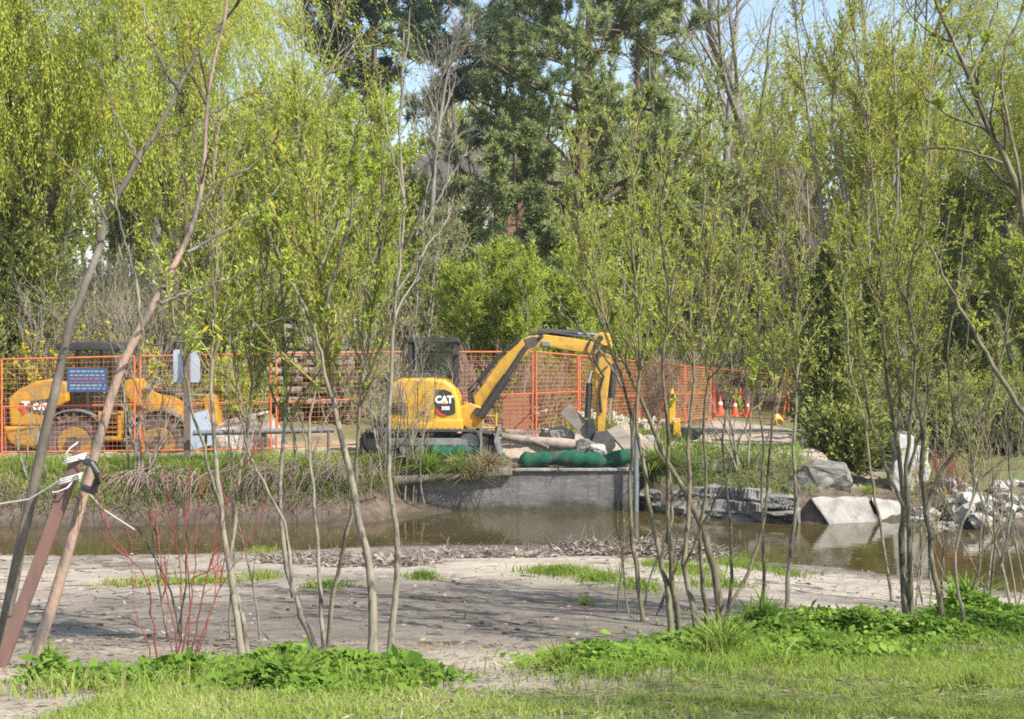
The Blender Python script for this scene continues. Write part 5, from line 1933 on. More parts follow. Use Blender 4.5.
cedar(67, on(872, 33.5), 4.3, 1.0, 'smaller cedar behind the broad one', sprays=600)
cedar(68, on(846, 29.9), 1.15, 1.0, 'low spreading juniper over the boulder under the cedar', 'needle_cedar', sprays=520, name='juniper', pointy=2.5)
cedar(69, on(18, 36), 5.6, 1.9, 'dark green yew at the left edge under the weeping willow', 'needle_cedar', sprays=900, name='yew', pointy=1.6)
cedar(70, on(-35, 33.5), 3.4, 1.4, 'low dull green juniper at the left edge beside the loader', 'needle_cedar', sprays=600, name='juniper', pointy=2)

# --- willows in leaf
weeping_willow(71, on(38, 40), 14.5, 5.0, 'big golden green weeping willow filling the upper left', strands=1700, low=.26)
weeping_willow(72, on(165, 48), 15, 3.6, 'second weeping willow behind, with a sky gap on its right', strands=520, low=.5)
weeping_willow(73, on(990, 53), 18, 6.4, 'weeping willow with thin yellow strands at the upper right', strands=2200, per=90, low=.42)
tall_willow(74, on(868, 38), 11.6, 2.6, 'tall column-shaped willow in fresh leaf right of the middle', stems=11, per=15)
bush = tall_willow(75, on(520, 38), 5.0, 3.4, 'round bright green willow bush behind the excavator boom', leafmat='leaf_lime', wood='twig_gold', stems=14, per=15, l=.095, w=.032)
for px, d, sc, rz, lb in ((474, 38.6, .82, 2.0, 'smaller bright green willow bush left of the round one, behind the excavator cab'), (568, 40, 1.08, 4.0, 'bright green willow bush behind the top of the raised boom'), (440, 41.5, .8, 5.2, 'low bright green willow bush between the excavator cab and the grey-green willow')):
    o = copy_tree(bush)
    o.location = on(px, d)
    o.scale = (sc * 1.1, sc * 1.1, sc)
    o.rotation_euler = (0, 0, rz)
    o['label'] = lb
tall_willow(76, on(615, 45), 7.2, 2.6, 'green willow bush behind the stick of the excavator', stems=12, per=12, l=.095, w=.032, leafmat='leaf_lime')
tall_willow(77, on(690, 54), 8.6, 3.0, 'dull green willow behind the yellow tamper', stems=12, per=10, l=.095, w=.033, leafmat='leaf_dull', wood='twig_olive')
tall_willow(78, on(345, 39.5), 8.6, 3.6, 'lime green willow thicket behind the stone terrace', stems=15, per=14, leafmat='leaf_lime')
tall_willow(79, on(225, 38), 8.0, 3.2, 'yellow-green willow thicket behind the sign post', stems=14, per=13, leafmat='leaf_willow')
tall_willow(80, on(420, 41), 5.2, 2.2, 'thin grey-green willow behind the excavator cab', stems=10, per=3, leafmat='leaf_dull', wood='twig_grey')
tall_willow(81, on(775, 60), 11.5, 3.0, 'pale yellow-green tree behind the traffic cones', stems=10, per=9, leafmat='leaf_gold', wood='twig_grey')
tall_willow(82, on(960, 35), 4.6, 2.3, 'olive scrub willow behind the riprap on the right', stems=13, per=10, leafmat='leaf_dull', wood='twig_olive')
tall_willow(83, on(1035, 34), 6.0, 2.4, 'yellow-green scrub willow at the right edge', stems=12, per=9, leafmat='leaf_willow', wood='twig_olive')

# --- small leafing trees of the wood behind, copied from three grown ones
protos = [tall_willow(141, on(40, 56), 10.5, 4.2, 'small leafing tree in the wood behind the left end of the fence', leafmat='leaf_willow', stems=8, per=13, l=.17, w=.07, wood='twig_grey', name='leafing_tree', group='small leafing trees in the wood'),
          tall_willow(142, on(640, 55), 9.0, 4.0, 'small leafing tree in the wood behind the stick of the excavator', leafmat='leaf_willow', stems=8, per=12, l=.17, w=.07, wood='twig_grey', name='leafing_tree', group='small leafing trees in the wood'),
          tall_willow(143, on(455, 52), 6.0, 3.6, 'low twiggy tree in the wood behind the excavator cab', leafmat='leaf_dull', stems=8, per=7, l=.15, w=.06, wood='twig_purple', name='leafing_tree', group='small leafing trees in the wood')]
for k, (px, d, pr, sc, rz, lb) in enumerate(((135, 60, 0, 1.0, 1.0, 'small leafing tree in the wood between the two weeping willows'), (270, 58, 1, 1.1, 2.1, 'small leafing tree in the wood behind the second weeping willow'),
                                             (350, 50, 2, 1.1, .7, 'low twiggy tree in the wood above the stone terrace'), (540, 57, 2, 1.15, 2.6, 'low twiggy tree in the wood at the foot of the tall pine'),
                                             (715, 60, 0, 1.0, 3.3, 'small leafing tree in the wood behind the dull green willow'), (800, 62, 1, 1.05, 4.4, 'small leafing tree in the wood under the forked bare tree'),
                                             (870, 58, 2, 1.3, 5.0, 'low twiggy tree in the wood behind the column-shaped willow'), (940, 56, 0, .95, 5.6, 'small leafing tree in the wood under the yellow weeping willow'),
                                             (1040, 55, 1, 1.0, .4, 'small leafing tree in the wood at the right edge'), (-40, 55, 1, 1.05, 1.5, 'small leafing tree in the wood at the left edge'),
                                             (590, 63, 0, .8, .9, 'small leafing tree in the wood right behind the tall pine trunk'), (405, 63, 1, .75, 2.9, 'small leafing tree in the wood left of the pale house'), (665, 66, 1, 1.35, 3.9, 'taller leafing tree in the wood right of the tall pine'), (745, 68, 0, 1.25, 5.2, 'taller leafing tree in the wood behind the straight bare trunks'),
                                             (835, 66, 1, 1.4, 2.3, 'taller leafing tree in the wood left of the column-shaped willow'), (905, 64, 0, 1.35, 1.2, 'taller leafing tree in the wood right of the column-shaped willow'), (985, 62, 1, 1.35, .2, 'taller leafing tree in the wood behind the upper right weeping willow'))):
    o = copy_tree(protos[pr])
    o.location = on(px, d)
    o.scale = (sc, sc, sc)
    o.rotation_euler = (0, 0, rz)
    o['label'] = lb


# --- bare trees
bare_tree(84, on(778, 62), 24, 'straight forked bare tree against the sky at the upper right', .45, fork=.42, limbs=10, r=.017)
bare_tree(85, on(752, 66), 25, 'slim straight bare trunk left of the forked bare tree', .4, fork=.5, limbs=8, r=.012)
bare_tree(86, on(722, 64), 24, 'leaning bare tree with drooping side limbs left of the straight trunks', .7, fork=.35, limbs=14, r=.012, lean=(.10, 0, 1))
bare_tree(87, on(835, 60), 22, 'dark bare tree slanting right behind the column-shaped willow', .6, fork=.3, limbs=11, r=.014, lean=(.22, 0, 1), bark='bark_dark', wood='twig_dark')
bare_tree(88, on(905, 64), 22, 'bare tree behind the upper right weeping willow', .6, fork=.3, limbs=12)
bare_tree(89, on(680, 58), 15, 'grey twiggy bare tree right of the tall pine', .7, fork=.25, limbs=14)
bare_tree(90, on(430, 48), 11, 'grey twiggy bare tree left of the house glimpse', .6, fork=.2, limbs=14)
bare_tree(91, on(300, 52), 14, 'grey bare tree under the patch of sky on the left', .6, fork=.25, limbs=14)
bare_tree(92, on(478, 54), 10, 'low branching bare tree in front of the pale house', .8, fork=.2, limbs=12, bark='bark_dark')
bare_tree(93, on(148, 56), 18, 'bare tree behind the big weeping willow', .6, fork=.3, limbs=12)
bare_tree(94, on(800, 50), 9, 'brown twiggy small tree between cedar and pale yellow-green tree', .6, fork=.15, limbs=14, wood='twig_purple')

bare_tree(95, Vector((10.5, 7.2, gz(10.5, 7.2))), 11, 'bare tree standing beyond the right edge of the lawn, its shadow lying on the sand', .7, fork=.25, limbs=16, r=.012, name='lawn_tree', buds=('leaf_willow', 3, .08, .03))
bare_tree(96, Vector((7.0, 3.0, gz(7.0, 3.0))), 8, 'smaller bare tree beside the viewer, its shadow lying on the lawn', .7, fork=.3, limbs=12, r=.012, name='lawn_tree', buds=('leaf_willow', 3, .08, .03))

# --- bare and budding shrubs
shrub(np.random.RandomState(101), empty('bare_shrub', on(118, 34.5), 'big leafless grey shrub behind the loader cab', 'shrub'), 4.2, .6, 30, 6, 5, ('leaf_dull', 1, .05, .02), base_r=.4)
shrub(np.random.RandomState(102), empty('bare_shrub', on(45, 34), 'leafless shrub with arching twigs behind the loader hood', 'shrub'), 3.4, .75, 26, 6, 4, ('leaf_dull', 1, .05, .02), base_r=.4)
shrub(np.random.RandomState(103), empty('bare_shrub', on(408, 29.25), 'grey leafless shrub round the left side of the excavator', 'shrub'), 3.4, .5, 13, 8, 7, ('leaf_dull', 1, .04, .012), bark='bark_pale', base_r=.28, r0=.020)
shrub(np.random.RandomState(104), empty('bare_shrub', on(345, 35.5), 'grey and green budding shrub beside the stone terrace', 'shrub'), 3.6, .5, 26, 6, 5, ('leaf_willow', 2, .06, .02), base_r=.4)
for k, (px, d, h, lb) in enumerate(((520, 35.2, 1.9, 'purple-brown leafless shrub behind the barricade panel'), (565, 36.5, 2.1, 'purple-brown leafless shrub under the raised boom'),
                                    (610, 40.5, 2.2, 'purple-brown leafless shrub behind the stick'), (655, 45.5, 2.5, 'purple-brown leafless shrub behind the yellow tamper'), (475, 35.2, 2.0, 'purple-brown leafless shrub behind the yellow railing'),
                                    (690, 53.5, 2.4, 'brown leafless shrub left of the cones by the road'))):
    shrub(np.random.RandomState(110 + k), empty('twiggy_shrub', on(px, d), lb, 'shrub', 'purple-brown leafless shrubs behind the fence'), h, .75, 36, 6, 5, ('leaf_dull', 1, .05, .02) if k % 2 else None, wood='twig_purple', bark='twig_purple', r0=.018, base_r=.5)
shrub(np.random.RandomState(120), empty('forsythia', on(60, 33.4), 'bright yellow forsythia behind the loader hood', 'shrub'), 2.7, .5, 18, 5, 4, ('leaf_yellow', 6, .07, .05), base_r=.3)
shrub(np.random.RandomState(121), empty('forsythia', on(937, 39), 'yellow blossoming shrub behind the white stone block', 'shrub'), 2.9, .45, 14, 5, 4, ('leaf_gold', 5, .08, .05), base_r=.3)
shrub(np.random.RandomState(122), empty('leafy_shrub', on(770, 55), 'fresh bright green shrub by the road above the cones', 'shrub'), 3.6, .7, 24, 6, 5, ('leaf_lime', 6, .12, .07), base_r=.8)
shrub(np.random.RandomState(123), empty('leafy_shrub', on(715, 56), 'fresh bright green shrub left of the other by the road', 'shrub'), 3.2, .7, 24, 6, 5, ('leaf_lime', 6, .12, .07), base_r=.8)
shrub(np.random.RandomState(124), empty('leafy_shrub', on(985, 44), 'fresh bright green shrub above the riprap at the right', 'shrub'), 2.6, .7, 24, 6, 5, ('leaf_lime', 6, .10, .06), base_r=.8)
shrub(np.random.RandomState(125), empty('leafy_shrub', on(240, 33.4), 'olive green leafy shrub behind the loader bucket', 'shrub'), 2.3, .7, 26, 6, 5, ('leaf_willow', 7, .08, .04), base_r=.5)
shrub(np.random.RandomState(126), empty('twiggy_shrub', on(915, 33), 'brown twiggy shrub behind the white stone block', 'shrub'), 2.4, .6, 26, 6, 4, ('leaf_dull', 2, .06, .03), wood='twig_purple', bark='twig_purple', r0=.018, base_r=.4)
shrub(np.random.RandomState(127), empty('leafy_shrub', on(985, 33.5), 'low olive shrub behind the riprap boulders', 'shrub'), 1.9, .8, 26, 6, 5, ('leaf_dull', 5, .07, .03), wood='twig_olive', base_r=.7, r0=.016)
shrub(np.random.RandomState(128), empty('red_dogwood', on(948, 28.4), 'small leafless red-stemmed dogwood among the riprap boulders', 'shrub'), .95, .9, 40, 5, 3, None, wood='twig_red', bark='twig_red', r0=.010, base_r=.3)

for k, (px, d, h, mt, lb) in enumerate(((935, 31.8, 1.7, 'leaf_dull', 'dense olive shrub right behind the upright white block'), (968, 32.2, 1.9, 'leaf_willow', 'dense green shrub above the middle of the riprap'), (1005, 31.9, 1.7, 'leaf_dull', 'dense olive shrub above the right end of the riprap'), (1040, 32.0, 2.0, 'leaf_willow', 'dense green shrub at the right edge above the riprap'), (900, 35, 2.6, 'leaf_dull', 'tall olive shrub between the cedars and the white block'))):
    shrub(np.random.RandomState(170 + k), empty('bank_shrub', on(px, d), lb, 'shrub', 'shrubs above the riprap'), h, .75, 34, 7, 5, (mt, 6, .065, .026), wood='twig_olive', bark='bark_olive', base_r=.45, r0=.015)
# bare saplings on the far bank, in front of the machines
for k, (px, d, h, n, lb) in enumerate(((143, 27.9, 2.9, 8, 'cluster of pale bare saplings on the bank in front of the loader'), (242, 28.1, 2.5, 5, 'bare saplings on the bank in front of the loader bucket'),
                                       (386, 28.9, 2.6, 7, 'cluster of grey bare saplings on the bank left of the excavator tracks'), (35, 27.8, 1.7, 5, 'short bare saplings on the bank at the far left'),
                                       (300, 28.2, 2.2, 5, 'bare saplings on the bank under the pipe rail'), (745, 28.8, 2.0, 6, 'thin bare saplings on the grassy mound right of the wall'))):
    shrub(np.random.RandomState(130 + k), empty('bare_sapling', on(px, d), lb, 'sapling', 'bare saplings on the far bank'), h, .42, n, 4, 3, ('leaf_willow', 1, .05, .018), bark='bark_pale', r0=.028, base_r=.16, wob=.14)


# --- the far wood: one mass nobody could count
def far_wood():
    rs = np.random.RandomState(200)
    wood, lv = [], []
    n = 230
    xs = rs.uniform(-46, 48, n)
    ys = rs.uniform(72, 105, n)
    zs = H(xs, ys)
    st = np.stack([xs, ys, zs - .3], -1)
    hh = rs.uniform(8, 14, n) + 3.5 * sstep(0, 12, xs)
    tr = grow(rs, st, cone_dirs(rs, n, 0, .12), hh, 10, .05, UP, .05)
    a, b, i, t = spawn(rs, tr, 13, .15, .97, .4, 1.0, .1)
    p2 = grow(rs, a, b, hh[i] * rs.uniform(.15, .4, len(i)) * (1.15 - .7 * t), 6, .12, UP, .07)
    a, b, i2, t2 = spawn(rs, p2, 9, .1, 1, .4, 1.0, .05)
    p3 = grow(rs, a, b, rs.uniform(.6, 1.6, len(i2)), 4, .15, UP, .04)
    wood = [tubes(tr, taper(n, 10, .16, .03), 6), tubes(p2, taper(len(p2), 6, .045, .015), 3), tubes(p3, taper(len(p3), 4, .016, .008), 3)]
    o = wood_obj('far_wood', wood, M['twig_grey'], None)
    tag(o, kind='stuff')
    sel = rs.uniform(size=len(p3)) < .55
    o2 = leaf_obj('far_foliage', [leaves(rs, p3[sel], 9, .26, .15, 1.1)], M['leaf_willow'], None, rs)
    tag(o2, kind='stuff')
    # undergrowth of the slope behind the fence
    m = 3600
    x = rs.uniform(-22, 24, m)
    y = rs.uniform(34.5, 66, m)
    keep = ~((x > .5 + (y - 32.1) * .357) & (x < 10.5) & (y < 53)) & ~((x < -3.0) & (x > -8) & (y < 39.5))
    x, y = x[keep], y[keep]
    x, y = np.concatenate([x, rs.uniform(8.3, 20, 900)]), np.concatenate([y, rs.uniform(30.6, 37, 900)])
    st = np.stack([x, y, H(x, y) - .05], -1)
    st = np.repeat(st, 5, 0) + rs.normal(0, .15, (len(x) * 5, 3)) * [1, 1, 0]
    q = grow(rs, st, cone_dirs(rs, len(st), .05, .7), rs.uniform(.5, 1.6, len(st)) * (1 + .9 * sstep(38, 48, st[:, 1])), 6, .13, UP, .05)
    a, b, _, _ = spawn(rs, q, 4, .3, 1, .3, .9, .05)
    q2 = grow(rs, a, b, rs.uniform(.15, .5, len(a)), 4, .13, UP, .03)
    o = wood_obj('undergrowth', [tubes(q, taper(len(q), 6, .010, .004), 3), tubes(q2, taper(len(q2), 4, .005, .003), 3)], M['twig_grey'], None)
    tag(o, kind='stuff')
    sel = rs.uniform(size=len(q2)) < .55
    o2 = leaf_obj('undergrowth_leaves', [leaves(rs, q2[sel], 6, .10, .05, 1.1)], M['leaf_dull'], None, rs)
    tag(o2, kind='stuff')


far_wood()


# ---------------------------------------------------------------- ground plants (stuff): lawn, bank grass, ground cover, litter
def blades(rs, x, y, z, h, w, lean=.5, flat=0.0):
    m = len(x)
    base = np.stack([x, y, z], -1)
    a = rs.uniform(0, 2 * math.pi, m)
    s = np.stack([np.cos(a), np.sin(a), np.zeros(m)], -1) * (w * rs.uniform(.7, 1.3, m) * .5)[:, None]
    ln = rs.normal(0, lean, (m, 2))
    d = unit(np.stack([ln[:, 0], ln[:, 1], np.ones(m) * (1 - flat)], -1))
    hh = (h * rs.uniform(.55, 1.3, m))[:, None]
    mid = base + d * hh * .55
    tip = base + d * hh + np.stack([ln[:, 0], ln[:, 1], -np.abs(ln).sum(1) * .4], -1) * hh * .45
    V = np.stack([base - s, base + s, mid + s * .8, mid - s * .8, tip - s * .1, tip + s * .1], 1)
    k = np.arange(m)[:, None] * 6
    Q = np.concatenate([k + np.array([[0, 1, 2, 3]]), k + np.array([[3, 2, 5, 4]])], 0)
    return V.reshape(-1, 3), Q, m


def grass_obj(name, rs, x, y, h, w, mt, lean=.5, label=None, kind='stuff', zoff=0.0, parent=None, patch=True):
    z = H(x, y) - .01 + zoff
    V, Q, m = blades(rs, x, y, z, h, w, lean)
    r = rs.uniform(0, 1, m)
    if patch:
        r = np.clip(.55 * r + .45 * (.5 + .5 * bump(x * 1.5, y * 1.5)), 0, 1)
    me = quads_mesh(name, V, Q, {'rnd': np.repeat(r, 6)})
    o = link_mesh(name, me, M[mt], parent)
    if kind:
        tag(o, kind=kind)
    return o


def scatter(rs, n, x0, x1, y0, y1):
    return rs.uniform(x0, x1, n), rs.uniform(y0, y1, n)


rs = np.random.RandomState(300)
x, y = scatter(rs, 520000, -6.5, 7.0, 5.2, 12.2)
keep = (np.abs(x) < y * .42 + .5) & (rs.uniform(size=len(x)) < sstep(.35, -.3, lawn_mask(x, y)))
thin = bump(x * 1.9 + 3, y * 2.6) * .55 + .62
# worn, thinner turf along the lawn's upper edge
thin = thin - .5 * sstep(-1.6, -.2, lawn_mask(x, y)) * sstep(-2, 1, x)
keep &= rs.uniform(size=len(x)) < np.clip(thin, .12, 1)
x, y = x[keep], y[keep]
grass_obj('lawn_grass', rs, x, y, .062, .0055, 'grass_lawn', .55)
# dry straw lying in the lawn
x, y = scatter(rs, 16000, -6, 6.5, 5.5, 11.8)
z = H(x, y) + .012
d = unit(np.stack([rs.normal(size=len(x)), rs.normal(size=len(x)), rs.normal(0, .12, len(x))], -1))
o = leaf_obj('straw', [rhombs(rs, np.stack([x, y, z], -1), d, .07, .008)], M['litter'], None, rs)
tag(o, kind='stuff')

# leafy ground cover under the saplings: two planted strips
mounds = []


def cover(name, blobs, n, l, w, hgt, seed):
    rs = np.random.RandomState(seed)
    VV = []
    for (px, py, rx, ry, wt) in blobs:
        c = G(px, py)
        k = c.y / F_PX
        m = int(n * wt)
        a = rs.uniform(0, 2 * math.pi, m)
        # dense in the middle, thinning out to single leaves beyond the rim
        r = np.abs(rs.normal(0, .62, m)) * (1 + .25 * np.sin(a * 3 + px) + .15 * np.sin(a * 7 + py))
        x = c.x + np.cos(a) * r * rx * k
        y = c.y + np.sin(a) * r * ry
        pat = bump(x * 2.3 + 11, y * 2.3)
        kp = rs.uniform(size=m) < .45 + .55 * sstep(-.45, .25, pat)
        x, y, r, pat = x[kp], y[kp], r[kp], pat[kp]
        m = len(x)
        top = hgt * np.exp(-r ** 2 * 1.2) * (.75 + .5 * pat) + .025
        z = H(x, y) + rs.uniform(.2, 1.0, m) ** .6 * np.clip(top, .015, None)
        d = unit(np.stack([rs.normal(0, 1, m), rs.normal(-.25, 1, m), rs.normal(.25, .45, m)], -1))
        s = unit(np.cross(d, unit(np.stack([rs.normal(.2, .45, m), rs.normal(-.2, .45, m), np.ones(m)], -1))))
        sc = np.exp(rs.normal(0, .38, (m, 1)))
        L, W = l * sc, w * sc * .5 * rs.uniform(.6, 1.15, (m, 1))
        st = np.stack([x, y, z], -1)
        V = np.stack([st, st + d * L * .45 + s * W, st + d * L - UP * L * .2, st + d * L * .45 - s * W], 1).reshape(-1, 3)
        VV.append((V, np.arange(m * 4).reshape(m, 4)))
    o = leaf_obj(name, VV, M['leaf_ground'], None, rs)
    tag(o, kind='stuff')


cover('ground_cover', [(115, 685, 45, .35, .35), (190, 677, 60, .45, .8), (265, 673, 62, .55, 1.2), (330, 677, 62, .55, 1.2), (392, 681, 48, .5, .8), (60, 681, 30, .4, .12), (300, 691, 90, .3, .5)], 7500, .046, .032, .15, 301)
cover('ground_cover', [(590, 664, 45, .5, .9), (640, 659, 60, .6, 1.1), (700, 654, 70, .7, 1.2), (770, 639, 80, .9, 1.4), (850, 631, 80, 1.0, 1.4), (920, 637, 70, .8, 1.2), (985, 627, 70, 1.0, 1.3), (1050, 624, 50, 1.0, 1.0), (820, 659, 120, .5, .7)], 6800, .048, .033, .15, 302)


rs = np.random.RandomState(303)
GX, GY = [], []
for px, py, rx, ry, n in ((120, 690, 60, .5, 270), (250, 684, 110, .6, 780), (380, 686, 60, .5, 360), (60, 690, 50, .5, 180), (600, 675, 80, .7, 540), (720, 668, 120, .8, 1080), (860, 652, 130, .9, 1080), (980, 640, 90, .9, 780), (800, 630, 140, .9, 450)):
    q = G(px, py)
    GX.append(q.x + rs.normal(0, .6, n) * rx * q.y / F_PX)
    GY.append(q.y + rs.normal(0, .6, n) * ry)
grass_obj('meadow_grass', rs, np.concatenate(GX), np.concatenate(GY), .14, .008, 'grass_bank', .5)

# taller strap-leaved clumps (day lilies and the like)
def clump(loc, n, h, w, label, seed, mt='grass_bank', name='grass_tussock', lean=.5, cat_='plant', group=None):
    rs = np.random.RandomState(seed)
    e = empty(name, loc, label, cat_, group)
    r = np.abs(rs.normal(0, h * .22, n))
    a = rs.uniform(0, 6.28, n)
    x, y = np.cos(a) * r, np.sin(a) * r
    V, Q, m = blades(rs, x, y, np.zeros(n) - .02, h, w, lean)
    me = quads_mesh('blades', V, Q, {'rnd': np.repeat(rs.uniform(0, 1, m), 6)})
    link_mesh('blades', me, M[mt], e)
    return e


clump(G(560, 672), 150, .22, .012, 'strap-leaved clump at the left end of the right planting', 311, name='leaf_clump')
clump(G(722, 660), 320, .34, .013, 'tall pale grassy clump in front of the middle willow stems', 312, name='leaf_clump')
clump(G(780, 668), 90, .24, .02, 'small bright rosette clump at the lawn edge right of the middle', 313, name='leaf_clump', lean=.8)
clump(G(965, 612), 130, .42, .05, 'lush broad-leaved clump near the right edge of the planting', 314, 'leaf_ground', name='leaf_clump', lean=.6)
clump(G(765, 628), 110, .34, .045, 'broad-leaved clump right of the middle willow stems', 315, 'leaf_ground', name='leaf_clump', lean=.6)
clump(G(48, 660), 120, .16, .010, 'small grass tuft on the sand at the left by the slanting trunk', 316, name='grass_tuft')
clump(G(285, 690), 300, .26, .010, 'fine bright grass clump at the lawn edge below the dogwood', 317, name='grass_tuft')
clump(G(975, 688), 160, .14, .008, 'small grass tuft in the lawn at the lower right', 318, name='grass_tuft')

# grass in the sand near the water
rs = np.random.RandomState(320)
GX, GY, GH = [], [], []
for px, py, rx, ry, n in ((150, 585, 40, .5, 700), (205, 583, 45, .5, 700), (262, 578, 25, .6, 500), (325, 588, 30, .4, 450), (423, 578, 22, .5, 500), (265, 552, 25, .4, 300), (560, 573, 45, .9, 1800), (600, 580, 30, .8, 900), (640, 588, 30, .8, 700),
                          (690, 572, 40, 1.1, 1500), (740, 566, 45, 1.2, 1500), (720, 585, 40, .7, 500), (585, 605, 20, .25, 60), (110, 585, 20, .3, 90), (790, 575, 30, .8, 300), (655, 566, 30, .7, 500)):
    c = G(px, py)
    k = c.y / F_PX
    a, r = rs.uniform(0, 6.28, n), np.abs(rs.normal(0, .5, n))
    GX.append(c.x + np.cos(a) * r * rx * k)
    GY.append(c.y + np.sin(a) * r * ry)
x, y = np.concatenate(GX), np.concatenate(GY)
grass_obj('sand_grass', rs, x, y, .12, .012, 'grass_bank', .5)

# grass of the far bank
rs = np.random.RandomState(321)
x, y = scatter(rs, 130000, -13.5, 8.5, 26.2, 31.6)
s_ = y - np.interp(x, FX, FY)
dens = np.where(x < -2.3, sstep(.08, .55, s_) * sstep(3.4, 2.4, s_) * (.55 + .45 * sstep(-.5, .2, bump(x * 1.1, y * 1.1) + .35 * (x < -6.0))),
                np.where(x < 2.6, 0.05 * sstep(.5, .8, s_) * (s_ < 2), sstep(.7, 1.0, s_) * sstep(3.2, 2.2, s_) * sstep(6.2, 5.6, x) * (.5 + .5 * sstep(-.5, .1, bump(x * 1.4, y * 1.4)))))
keep = rs.uniform(size=len(x)) < dens * .9
grass_obj('bank_grass', rs, x[keep], y[keep], .23, .016, 'grass_bank', .55)
x, y = scatter(rs, 50000, -13.5, 8.0, 26.2, 31.0)
s_ = y - np.interp(x, FX, FY)
dens = np.where(x < -2.3, sstep(.15, .5, s_) * sstep(2.6, 1.2, s_), np.where(x < 2.6, 0, sstep(.6, .9, s_) * sstep(3.0, 1.6, s_) * (x < 6.4) * .5)) * (.35 + .65 * sstep(-.3, .4, bump(x * 1.7 + 9, y * 1.7)))
keep = rs.uniform(size=len(x)) < dens * .36
grass_obj('dry_bank_grass', rs, x[keep], y[keep], .24, .014, 'grass_dry', .9)
# roots and dead stems hanging out of the cut bank
x = rs.uniform(-13.5, -2.4, 1700)
yf = np.interp(x, FX, FY)
y = yf + rs.uniform(.12, .8, len(x))
sel = rs.uniform(size=len(x)) < .35 + .65 * sstep(-.2, .4, bump(x * 2.1, x * .3))
x, y = x[sel], y[sel]
st = np.stack([x, y, H(x, y) + rs.uniform(-.02, .12, len(x))], -1)
d = unit(np.stack([rs.normal(0, .7, len(x)), -np.ones(len(x)) * .7, rs.normal(.1, .5, len(x))], -1))
q = grow(rs, st, d, rs.uniform(.15, .6, len(x)), 6, .18, -UP, .16)
tag(wood_obj('hanging_roots', [tubes(q, taper(len(q), 6, .007, .003), 3)], M['roots'], None), kind='stuff')
# fallen sheaf of dry reddish stems above the water
for px, py, d_, nst, mt, lb in ((150, 494, 27.35, 170, 'twig_purple', 'sheaf of dry reddish stems hanging over the left bank'), (262, 488, 27.4, 90, 'roots', 'sheaf of dry grey stems hanging over the bank below the loader bucket'), (338, 480, 27.6, 90, 'roots', 'tangle of dry stems on the bank left of the bare dirt slope')):
    rs = np.random.RandomState(int(px))
    c = P(px, py - 18, d_ + .35)
    st = np.tile(np.array(c), (nst, 1)) + rs.normal(0, 1, (nst, 3)) * [.5, .12, .10]
    d = unit(np.stack([rs.normal(-.1, .55, nst), rs.uniform(-1, -.3, nst), rs.normal(-.1, .35, nst)], -1))
    q = grow(rs, st, d, rs.uniform(.45, 1.0, nst), 7, .08, -UP, .20)
    o = wood_obj('dry_stems', [tubes(q - np.array(c), taper(nst, 7, .010, .004), 4)], M[mt], None)
    o.location = c
    tag(o, lb, 'dry stems')
# tussocks on the wall and mound
for k, (px, py, d, n, h, mt, lb) in enumerate(((426, 470, 29.35, 420, .46, 'grass_bank', 'bright green grass tussock left on the wall before the sock'), (462, 470, 29.35, 420, .42, 'grass_bank', 'middle green grass tussock at the left on the wall'), (489, 469, 29.35, 420, .44, 'grass_dry', 'straw coloured grass tussock drooping over the wall edge'),
                                               (468, 478, 29.2, 260, .40, 'grass_dry', 'dry straw hanging down the wall face under the tussocks'), (372, 486, 28.6, 220, .34, 'grass_bank', 'green tuft on the bare dirt slope left of the wall'), (660, 466, 29.6, 500, .5, 'grass_bank', 'lush green tussock right of the metal post'),
                                               (785, 487, 28.7, 300, .32, 'grass_bank', 'bright green tuft on the ledge left of the grey boulder'), (745, 492, 28.5, 260, .3, 'grass_bank', 'green tuft hanging on the rock ledge'), (515, 470, 29.32, 120, .15, 'litter', 'small rusty brown dead tuft at the left end of the long sock'),
                                               (556, 470, 29.3, 160, .15, 'litter', 'rusty brown dead tuft on the wall under the middle of the long sock'), (869, 493, 28.0, 90, .22, 'grass_bank', 'small weed in the crack between the two sloping slabs'))):
    clump(P(px, py, d), int(n * 1.8), h * 1.1, .017, lb, 330 + k, mt, lean=.85, name='grass_tussock', cat_='grass tussock')

# daffodils behind the fence
rs = np.random.RandomState(340)
e = empty('daffodils', on(625, 33.5), 'clump of pale daffodils behind the digging bucket', 'flowers')
n = 700
x = rs.normal(0, .9, n)
y = rs.normal(0, .5, n)
b = e.location
z = H(x + b.x, y + b.y) - b.z
V, Q, m = blades(rs, x, y, z, .42, .02, .3)
link_mesh('leaves', quads_mesh('leaves', V, Q, {'rnd': np.repeat(rs.uniform(0, 1, m), 6)}), M['grass_bank'], e)
n = 75
x, y = rs.normal(0, .9, n), rs.normal(-.1, .5, n)
st = np.stack([x, y, H(x + b.x, y + b.y) - b.z + rs.uniform(.3, .55, n)], -1)
st6 = np.repeat(st, 7, 0)
ang = np.tile(np.arange(7) * 2 * math.pi / 7, n)
d = np.stack([np.cos(ang), -.25 + rs.normal(0, .1, len(ang)), np.sin(ang)], -1)
leaf_obj('blossoms', [rhombs(rs, st6, unit(d), .075, .055, .1)], M['leaf_white'], e, rs)
stm = np.stack([np.stack([x, y, H(x + b.x, y + b.y) - b.z], -1), st], 1)
wood_obj('stalks', [tubes(stm, np.full((n, 2), .006), 4)], M['twig_olive'], e)


